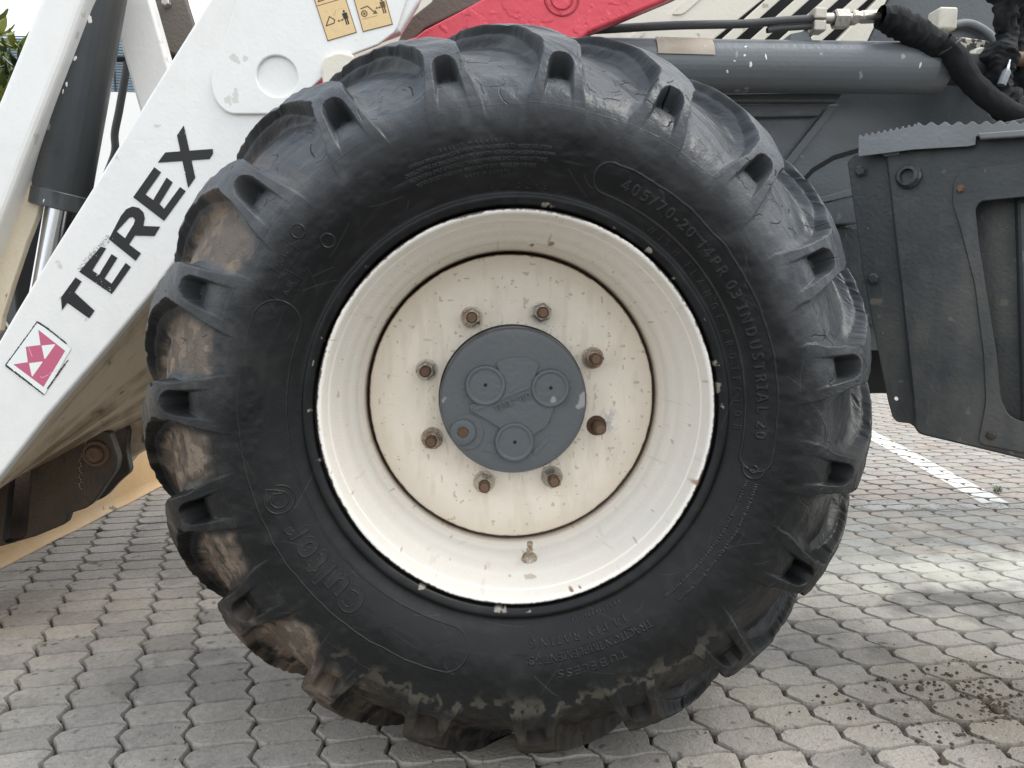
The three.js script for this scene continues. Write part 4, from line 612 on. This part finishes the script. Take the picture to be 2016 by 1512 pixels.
// ---- lift ram with its pipe, fittings and hoses
const lift = group('lift_ram', loader, V3(0, 0, 0)), ZL = -0.64;
{
  const A = on(1150, 128, ZL), B = on(1850, 135, ZL), u = B.clone().sub(A), L = u.length(); u.normalize(); const r = 0.0545;
  part('ram_barrel', metreUV(turned(A, B, [[0, 0], [0, r], [L - 0.038, r], [L - 0.036, r + 0.0012], [L - 0.032, r + 0.0012], [L - 0.03, r], [L - 0.004, r], [L, r - 0.004], [L, 0.02]], 72)), M.greyTube, lift);
  part('ram_eye', metreUV(bar(B, on(1960, 140, ZL), 0.034, 32)), M.dark, lift);
  for (const [x, y, a, b] of [[1478, 127, 0.0024, 0.0075], [1468, 92, 0.004, 0.002], [1508, 112, 0.002, 0.006], [1432, 141, 0.003, 0.0028], [1466, 109, 0.002, 0.003], [1446, 120, 0.0022, 0.0016], [1812, 128, 0.002, 0.007]]) {
    const d = ray(x, y), q = CAM.clone().sub(A), m = d.clone().addScaledVector(u, -d.dot(u)), w = q.clone().addScaledVector(u, -q.dot(u)), aa = m.dot(m), bb = 2 * m.dot(w), disc = bb * bb - 4 * aa * (w.dot(w) - (r + 0.0002) ** 2); if (disc < 0) continue;
    const hit = CAM.clone().addScaledVector(d, (-bb - Math.sqrt(disc)) / (2 * aa)), n = hit.clone().sub(A); n.addScaledVector(u, -n.dot(u)).normalize();
    const g = new THREE.SphereGeometry(1, 14, 8), p = g.attributes.position; for (let i = 0; i < p.count; i++) { const t = Math.atan2(p.getZ(i), p.getX(i)), k = 1 + 0.3 * Math.sin(t * 2 + x) + 0.2 * Math.sin(t * 5 + y); p.setXYZ(i, p.getX(i) * a * k, p.getY(i) * 0.0006, p.getZ(i) * b * k); } g.computeVertexNormals();
    g.applyQuaternion(new THREE.Quaternion().setFromRotationMatrix(new THREE.Matrix4().makeBasis(u, n, u.clone().cross(n)))); g.translate(hit.x, hit.y, hit.z); part('paint_splash', g, M.white, lift);
  }
  const up = V3(0, 1, 0), at = (x, lift_, dz) => { const p = on(x, 130, ZL); return V3(p.x, p.y + lift_, ZL + dz); };
  const tagP = [], a = on(1318, 96, ZL + 0.05), b = on(1430, 96, ZL + 0.05);
  { const g = new THREE.CylinderGeometry(r + 0.0025, r + 0.0025, a.distanceTo(b), 24, 1, true, 0, 0.95); g.rotateZ(Math.PI / 2); g.rotateX(-0.15); const m = on(1336, 129.5, ZL); g.translate(m.x, m.y, m.z); M.saddle.side = THREE.DoubleSide; part('ram_saddle', metreUV(g), M.saddle, lift, 'small cream saddle plate on top of the lift ram'); }
  const z = ZL + 0.02, pipe = (l, rad, mat, name) => part(name, tube(l.map(([x, y]) => on(x, y, z)), rad, 60, 14), mat, lift);
  pipe([[1120, 62], [1200, 57], [1330, 50], [1460, 47], [1540, 41], [1604, 37]], 0.0088, M.hose, 'ram_pipe'); pipe([[1510, 60], [1540, 56], [1600, 52]], 0.006, M.hose, 'pipe_clip'); pipe([[1512, 55], [1545, 49], [1600, 45]], 0.004, M.dark, 'pipe_clip');
  part('pipe_bracket', slab(rounded(poly([[1553, 92], [1556, 66], [1590, 60], [1600, 78], [1606, 92]], ZL + 0.02), 0.004), ZL + 0.02, 0.04, 0.003), M.greyTube, lift);
  for (const [x0, x1, y0, y1, n] of [[1597, 1621, 18, 66, 0], [1640, 1669, 18, 57, 6], [1675, 1688, 20, 50, 6]]) {
    const c0 = on(x0, (y0 + y1) / 2, z), c1 = on(x1, (y0 + y1) / 2, z), h = Math.abs(on(x0, y0, z).y - on(x0, y1, z).y) / 2;
    if (n) part('hose_fitting', toCreasedNormals(turned(c0, c1, [[0, h * 0.82], [0.003, h], [c0.distanceTo(c1) - 0.003, h], [c0.distanceTo(c1), h * 0.82]], 6), 0.4).rotateX(0), M.zinc, lift);
    else for (const q of [0, 1]) part('pipe_clamp', new RoundedBoxGeometry(c0.distanceTo(c1), h * 0.92, 0.034, 3, 0.004).translate((c0.x + c1.x) / 2, c0.y + (q ? -1 : 1) * h * 0.5, z), M.zinc, lift);
  }
  part('hose_fitting', [bar(on(1604, 36, z), on(1680, 36, z), 0.011, 24), turned(on(1686, 34, z), on(1740, 32, z), [[0, 0.0118], [0.01, 0.0118], [0.012, 0.0135], [0.046, 0.0135], [0.05, 0.0128]], 24)].map(metreUV), M.zinc, lift);
}
function sleeve(name, list, z, rad, mat, wr, parent = loader) {       // a soft woven sleeve with folds
  const c = new THREE.CatmullRomCurve3(list.map(([x, y, dz]) => on(x, y, z + (dz ?? 0)))), g = new THREE.TubeGeometry(c, 160, 1, 28, false), p = g.attributes.position, nn = g.attributes.normal, q = V3();
  for (let i = 0; i < p.count; i++) {
    const s = Math.floor(i / 29) / 160, a = (i % 29) / 28, r0 = curveAt(rad.map((v) => [v, 0]), s * (rad.length - 1) * 0.9999)[0], k = 1 + wr * (fbm(s * (9 + 14 * wr) + 7, Math.sin(a * 6.283) * 1.3 + 4 + Math.cos(a * 6.283), 4) - 0.5) * 2;
    c.getPointAt(s, q); p.setXYZ(i, q.x + nn.getX(i) * r0 * k, q.y + nn.getY(i) * r0 * k, q.z + nn.getZ(i) * r0 * k);
  }
  g.computeVertexNormals(); return part(name, g, mat, parent);
}
sleeve('hose_sleeve', [[1732, 34], [1760, 40], [1800, 62], [1842, 88], [1866, 96]], ZL + 0.05, [0.024, 0.031, 0.03, 0.029, 0.026], M.sleeve, 0.22);
sleeve('hose_sleeve', [[1856, 82], [1878, 106], [1902, 146], [1938, 186], [1990, 220], [2050, 236]], ZL + 0.07, [0.02, 0.024, 0.024, 0.023, 0.021, 0.02], M.sleeve, 0.13);
{ const c = on(1868, 92, ZL + 0.065); const g = new THREE.TorusGeometry(0.0245, 0.0035, 10, 30); g.applyQuaternion(new THREE.Quaternion().setFromUnitVectors(V3(0, 0, 1), V3(0.6, -0.8, 0).normalize())); g.translate(c.x, c.y, c.z); part('sleeve_band', g, M.hose, loader); }
sleeve('hose_sleeve', [[1996, -60], [1990, 0], [1978, 40], [1982, 70], [1968, 110], [1960, 150], [1966, 190], [2000, 225]], ZL + 0.03, [0.03, 0.04, 0.026, 0.022, 0.04, 0.032, 0.036, 0.03], M.sleeve, 0.55);
sleeve('hose_sleeve', [[2040, -40], [2012, 10], [2002, 60], [2012, 120], [2006, 190], [2030, 230]], ZL - 0.02, [0.03, 0.036, 0.026, 0.038, 0.03, 0.03], M.sleeve, 0.55);
part('white_block', new RoundedBoxGeometry(0.045, 0.05, 0.05, 3, 0.006).translate(...on(1855, 42, -0.75).toArray()), M.cream, loader);
{
  const mott = new THREE.MeshStandardMaterial({ map: dataTex(256, 256, (u, v, o) => { const n = sm(0.47, 0.53, fbm(u * 9, v * 9, 4, 9)); o[0] = mix(0.06, 0.6, n); o[1] = mix(0.05, 0.55, n); o[2] = mix(0.04, 0.46, n); }), roughness: 0.6, bumpMap: clone(bumpFine, 4), bumpScale: 0.002 }); mott.map.repeat.set(9, 9);
  const p = group('pivot_casting', loader, V3(0, 0, 0)), c = on(1908, 108, -0.72);
  part('casting_body', metreUV(slab(rounded(poly([[1868, 74], [1900, 72], [1952, 80], [1954, 140], [1934, 175], [1908, 130], [1884, 108]], -0.70), 0.01), -0.70, 0.06, 0.006)), mott, p);
  part('casting_boss', metreUV(turned(on(1920, 116, -0.70), on(1920, 116, -0.70).setZ(-0.67), [[0, 0.022], [0.018, 0.021], [0.022, 0.017], [0.022, 0]], 30)), M.cream, p);
}
{
  const g = group('grease_lever', loader, V3(0, 0, 0)), z = -0.56;
  part('lever_handle', metreUV(turned(on(1971, 168, z), on(1984, 136, z), [[0, 0.0], [0, 0.009], [0.03, 0.0085], [0.034, 0.006], [0.036, 0.004]], 20)), M.treadGrey, g); part('lever_tip', metreUV(turned(on(1983, 138, z), on(1989, 116, z), [[0, 0.0035], [0.012, 0.003], [0.014, 0.002], [0.022, 0.0018], [0.023, 0]], 16)), M.chrome, g);
  part('lever_knob', metreUV(bar(on(1990, 116, -0.62), on(2040, 118, -0.62), 0.016, 24)), M.rust, g);
}
// ---- chassis
const chassis = group('chassis', loader, V3(0, 0, 0)), ZC = -0.74;
strut('chassis_side', [[1000, 150], [2200, 150], [2200, 690], [1690, 690], [1690, 560], [1500, 560], [1000, 560]], ZC, 0.04, M.grey, 0.003, chassis);
strut('chassis_ledge', [[1400, 205], [1626, 205], [1612, 228], [1400, 232]], ZC + 0.022, 0.022, M.grey, 0.004, chassis); strut('chassis_ledge', [[1400, 184], [1660, 182], [1650, 200], [1400, 200]], ZC + 0.05, 0.03, M.grey, 0.004, chassis);
strut('chassis_rib', [[1634, 206], [1652, 206], [1570, 312], [1530, 362], [1518, 352]], ZC + 0.014, 0.014, M.grey, 0.002, chassis);
{ const a = [[1560, 372], [1600, 330], [1640, 306], [1700, 288], [1760, 278]]; part('arch_slot', slab(shapeOf(poly([...a, ...a.slice().reverse().map(([x, y]) => [x + 2, y + 9])], ZC)), ZC + 0.0025, 0.004, 0.001), M.black, chassis); }
strut('chassis_bracket', [[1500, 402], [1630, 398], [1680, 378], [1690, 392], [1690, 440], [1600, 444], [1500, 448]], ZC + 0.05, 0.05, M.grey, 0.004, chassis); strut('chassis_lip', [[1600, 392], [1676, 372], [1684, 384], [1634, 396], [1600, 402]], ZC + 0.055, 0.02, M.greyTube, 0.002, chassis);
strut('chassis_wall', [[1500, 448], [1760, 448], [1760, 640], [1500, 640]], ZC + 0.03, 0.02, M.stepGrey, 0.003, chassis);
{ const a = on(1500, 600, ZC - 0.06), b = onY(1720, 767.5, 0.46); const g = new RoundedBoxGeometry(3.2, 0.5, 0.55, 2, 0.02); g.translate(0.5, 0.455 + 0.25, -1.1); part('chassis_frame', g, M.black, chassis); }  // black colour stands in for the shade under the machine
{ const g = new RoundedBoxGeometry(1.5, 0.75, 0.6, 3, 0.05); g.translate(0.15, 1.26, -1.27); part('engine_hood', g, M.cream, loader); }
part('front_axle', metreUV(bar(V3(0, 0.5, -0.34), V3(0, 0.52, -1.2), 0.085, 32)), M.dark, loader);
// ---- step box behind the front wheel: a side sheet turned a little towards the camera
const step = group('step_box', loader, V3(0, 0, 0));
{
  const l = on(1700, 600, -0.34), rgt = on(2016, 600, -0.17), ax = V3(rgt.x - l.x, 0, rgt.z - l.z).normalize(), n = V3(-ax.z, 0, ax.x), F = new THREE.Matrix4().makeBasis(ax, V3(0, 1, 0), n).setPosition(l.x, 0, l.z), IF = F.clone().invert();
  const loc = (x, y, d = 0) => { const r = ray(x, y), o = l.clone().addScaledVector(n, d), t = o.sub(CAM).dot(n) / r.dot(n); return CAM.clone().addScaledVector(r, t).applyMatrix4(IF); };   // coordinates on the sheet
  const sheet = (name, list, d, thick, mat, bevel = 0.003, rad = 0, hole = null, label) => { const pts = list.map(([x, y]) => loc(x, y, d)), s = rad ? rounded(pts, rad) : shapeOf(pts); for (const h of hole ?? []) s.holes.push(h); return part(name, slab(s, d, thick, bevel, 3).applyMatrix4(F), mat, step, label); };
  const H = (list, d, rad) => new THREE.Path(rounded(list.map(([x, y]) => loc(x, y, d)), rad).getPoints(10).reverse()), C = (x, y, r, d) => circlePath(loc(x, y, d), r, 24);
  const spots = [[1707, 451], [1737, 656], [1763, 785]];
  sheet('step_flange', ([[1668, 318], [1684, 302], [1748, 302], [1774, 540], [1800, 780], [1806, 846], [1792, 834], [1766, 831], [1757, 822], [1748, 790], [1728, 690], [1700, 545]]), 0.0, 0.006, M.stepGrey, 0.0016, 0.004, [C(1707, 451, 0.0052, 0), C(1737, 656, 0.0046, 0), C(1764, 785, 0.0056, 0)]);
  sheet('step_sheet', [[1742, 296], [1830, 270], [2220, 190], [2220, 366], [1934, 392], [1918, 412], [1924, 472], [1943, 590], [1960, 700], [1968, 788], [1984, 821], [2010, 833], [2220, 862], [2220, 950], [2016, 905], [1930, 884], [1812, 856], [1801, 846], [1796, 780], [1770, 540]], 0.012, 0.012, M.stepGrey, 0.004, 0.006);
  sheet('recess_frame', [[2200, 298], [1912, 330], [1888, 340], [1876, 360], [1874, 400], [1890, 450], [1918, 560], [1936, 700], [1940, 790], [1925, 874], [2200, 930], [2200, 858], [2010, 830], [1985, 818], [1970, 785], [1962, 700], [1945, 590], [1926, 470], [1920, 410], [1930, 396], [2200, 370]], 0.0165, 0.0045, M.stepGrey, 0.0016, 0.012);
  sheet('recess_floor', [[1840, 350], [2220, 320], [2220, 900], [1900, 860]], -0.045, 0.008, M.stepGrey, 0.002);
  sheet('recess_post', [[1996, 390], [2040, 388], [2060, 840], [2010, 836]], -0.02, 0.03, M.stepGrey, 0.01);
  const bolt = (x, y, s, d, mat = M.stepGrey) => { const p = loc(x, y, d).applyMatrix4(F); part('step_bolt', hexBolt(p, n, s, s * 1.1, 1.2).map(metreUV), mat, step); };
  bolt(1695, 337, 0.0098, 0.0, M.stepGrey); bolt(1721, 548, 0.0098, 0.0, M.stepGrey); bolt(1891, 372, 0.006, 0.0165, M.rust); bolt(1952, 856, 0.008, 0.012, M.ear);
  { const p = loc(1790, 348, 0.012), q = loc(1790, 348, 0.03); const g = turned(V3(p.x, p.y, 0.012), V3(p.x - 0.002, p.y + 0.001, 0.03), [[0, 0.0175], [0.004, 0.0215], [0.007, 0.0215], [0.009, 0.019], [0.013, 0.019], [0.016, 0.0165], [0.016, 0.012], [0.006, 0.0105], [0.005, 0]], 40); part('rubber_grommet', metreUV(g.applyMatrix4(F)), M.stepGrey, step); }
  sheet('step_bracket', [[1732, 302], [1770, 294], [1770, 304], [1742, 308]], 0.016, 0.012, M.treadGrey, 0.002);
  // serrated tread: an upright serrated lip with the tread deck behind it
  const lip = []; const topAt = (x) => x < 1800 ? mix(267, 245, (x - 1690) / 110) : mix(244, 240, (x - 1800) / 216);
  for (let x = 1690; x < 1800; x += 12) lip.push([x, topAt(x) + 3], [x + 1.5, topAt(x) - 1.5], [x + 5, topAt(x) - 1.5], [x + 6.5, topAt(x) + 3]);
  for (let x = 1806; x < 2110; x += 27) for (let q = 0; q < 9; q++) { const t = q / 9; lip.push([x + 27 * t, topAt(x) - 3.4 + 7 * Math.pow(Math.sin(Math.PI * t), 2) * (1)]); }
  const d = 0.03; sheet('tread_lip', [...lip, [2130, 240], [2130, 262], [2016, 266], [1922, 268], [1920, 285], [1905, 288], [1800, 294], [1690, 308]], d, 0.0045, M.treadGrey, 0.0006);
  sheet('deck_edge', [[1924, 262], [2130, 246], [2130, 262], [1930, 274]], d + 0.012, 0.012, M.treadGrey, 0.003);
  const a = loc(1690, 280, d), b = loc(1806, 262, d), c = loc(2130, 258, d), deck = []; const D = (p, y, z) => V3(p.x, y, z).applyMatrix4(F);
  deck.push(quad3(D(a, a.y, d - 0.004), D(b, b.y, d - 0.004), D(b, b.y, -0.28), D(a, a.y, -0.28), 10, 10), quad3(D(b, b.y, d - 0.004), D(c, c.y, d - 0.004), D(c, c.y, -0.28), D(b, b.y, -0.28), 10, 10)); part('tread_deck', deck, M.treadGrey, step);
  // the box behind the sheet
  const s0 = loc(1700, 330, 0), s1 = loc(2130, 890, 0), box = new THREE.BoxGeometry(s1.x - s0.x - 0.12, 0.33, 0.2); box.translate((s0.x + s1.x) / 2 + 0.08, (s0.y + s1.y) / 2 + 0.06, -0.17); part('step_inner_box', box.applyMatrix4(F), M.dark, step);
}

// ------------------------------------------------------------------ beyond: building, tree, shrub
{
  const b = new THREE.Group(); b.name = 'white_building'; b.position.set(-7.5, 0, -16); scene.add(b); tag(b, 'bright white building with a slatted blue screen, far behind the loader arm', 'building');
  const wallM = new THREE.MeshStandardMaterial({ color: new THREE.Color(0.8, 0.79, 0.76), roughness: 0.8, bumpMap: bumpFine, bumpScale: 0.002 });
  const box = (w, h, d, x, y, z) => new THREE.BoxGeometry(w, h, d).translate(x, y, z);
  part('wall', box(16, 4.67, 0.3, 0, 2.335, 0), wallM, b); for (const x of [-4, -2.8, -1.6, -0.4, 0.8, 2, 3.2]) part('screen_post', box(0.03, 1.1, 0.03, x, 5.2, 0.1), M.dark, b);
  const slats = []; for (let k = 0; k < 20; k++) slats.push(box(16, 0.012, 0.05, 0, 4.7 + k * 0.054, 0.05)); part('screen_slats', slats, new THREE.MeshStandardMaterial({ color: new THREE.Color(0.1, 0.15, 0.2), roughness: 0.6 }), b).userData.kind = 'stuff';
  part('screen_panel', box(16, 1.06, 0.04, 0, 5.2, -0.05), new THREE.MeshStandardMaterial({ color: new THREE.Color(0.62, 0.76, 0.84), roughness: 0.5 }), b);
}
function leafTree(name, label, category, base, height, crown, rad, count, leafLen, tones, trunkR) {
  const t = new THREE.Group(); t.name = numbered(name); t.position.copy(base); scene.add(t); tag(t, label, category);
  const bark = new THREE.MeshStandardMaterial({ color: new THREE.Color(0.09, 0.07, 0.05), roughness: 0.9, bumpMap: clone(bumpFine, 4), bumpScale: 0.01 }), limbs = [bar(V3(0, 0, 0), V3(0.05, height, 0), trunkR, 12, trunkR * 0.45)], ends = [];
  for (let k = 0; k < 26; k++) { const a = rr(0, 6.28), e = V3(Math.cos(a) * rad.x * rr(0.3, 0.95), rr(-0.8, 0.85) * rad.y, Math.sin(a) * rad.z * rr(0.3, 0.95)).add(crown), s = V3(0.03, height * rr(0.4, 0.98), 0); limbs.push(tube([s, s.clone().lerp(e, 0.5).add(V3(0, 0.12, 0)), e], trunkR * 0.16, 10, 6)); ends.push(e); }
  part('trunk', limbs, bark, t);
  const shapes = tones.map(() => []);
  const leaf = (len) => { const g = new THREE.PlaneGeometry(len * 0.34, len, 2, 4), p = g.attributes.position; for (let i = 0; i < p.count; i++) { const v = p.getY(i) / len + 0.5, x = p.getX(i), w = Math.pow(Math.sin(Math.PI * clamp(v * 0.94 + 0.04)), 0.8); p.setXYZ(i, x * w, v * len, Math.abs(x) * 0.5 - v * v * len * 0.35); } g.computeVertexNormals(); return g; };
  const base0 = leaf(leafLen);
  for (let k = 0; k < count; k++) {
    const e = ends[Math.floor(rnd() * ends.length)], c = e.clone().add(V3(rr(-1, 1), rr(-1, 1), rr(-1, 1)).multiplyScalar(rad.x * 0.3)), tone = Math.floor(rnd() * tones.length), a0 = rr(0, 6.28);
    for (let q = 0; q < 6; q++) { const g = base0.clone(), s = rr(0.7, 1.2); g.scale(s, s, s); g.rotateX(rr(0.5, 1.7)); g.rotateY(a0 + q * 1.05 + rr(-0.2, 0.2)); g.translate(c.x, c.y, c.z); shapes[tone].push(g); }
  }
  const merged = mergeGeometries(shapes.flat()), colr = new Float32Array(merged.attributes.position.count * 3); let o = 0; shapes.forEach((l, i) => l.forEach((g) => { const f = rr(0.75, 1.25); for (let k = 0; k < g.attributes.position.count; k++, o += 3) { colr[o] = tones[i][0] * f; colr[o + 1] = tones[i][1] * f; colr[o + 2] = tones[i][2] * f; } })); merged.setAttribute('color', new THREE.BufferAttribute(colr, 3));
  const m = new THREE.Mesh(merged, new THREE.MeshPhysicalMaterial({ vertexColors: true, roughness: 0.55, side: THREE.DoubleSide, transmission: 0.3, thickness: 0 })); m.name = numbered('crown'); m.castShadow = m.receiveShadow = true; t.add(m);
}
{ const p = on(-70, 40, -4.6); leafTree('broadleaf_tree', 'green broadleaf tree at the top left behind the white link', 'tree', V3(p.x - 0.2, 0, p.z), 2.6, V3(-0.05, 2.3, 0), V3(0.62, 0.85, 0.8), 430, 0.13, [[0.07, 0.1, 0.025], [0.13, 0.17, 0.035], [0.24, 0.26, 0.05], [0.04, 0.06, 0.02]], 0.08); }
{ const p = onY(200, 585, 0); leafTree('small_shrub', 'small dark shrub seen in the gap between the ram and the lettered arm', 'shrub', V3(on(196, 330, -13).x, 0, -13), 1.9, V3(0, 1.95, 0), V3(0.3, 0.5, 0.3), 130, 0.1, [[0.02, 0.026, 0.014], [0.035, 0.04, 0.02]], 0.04); }

renderer.render(scene, camera);
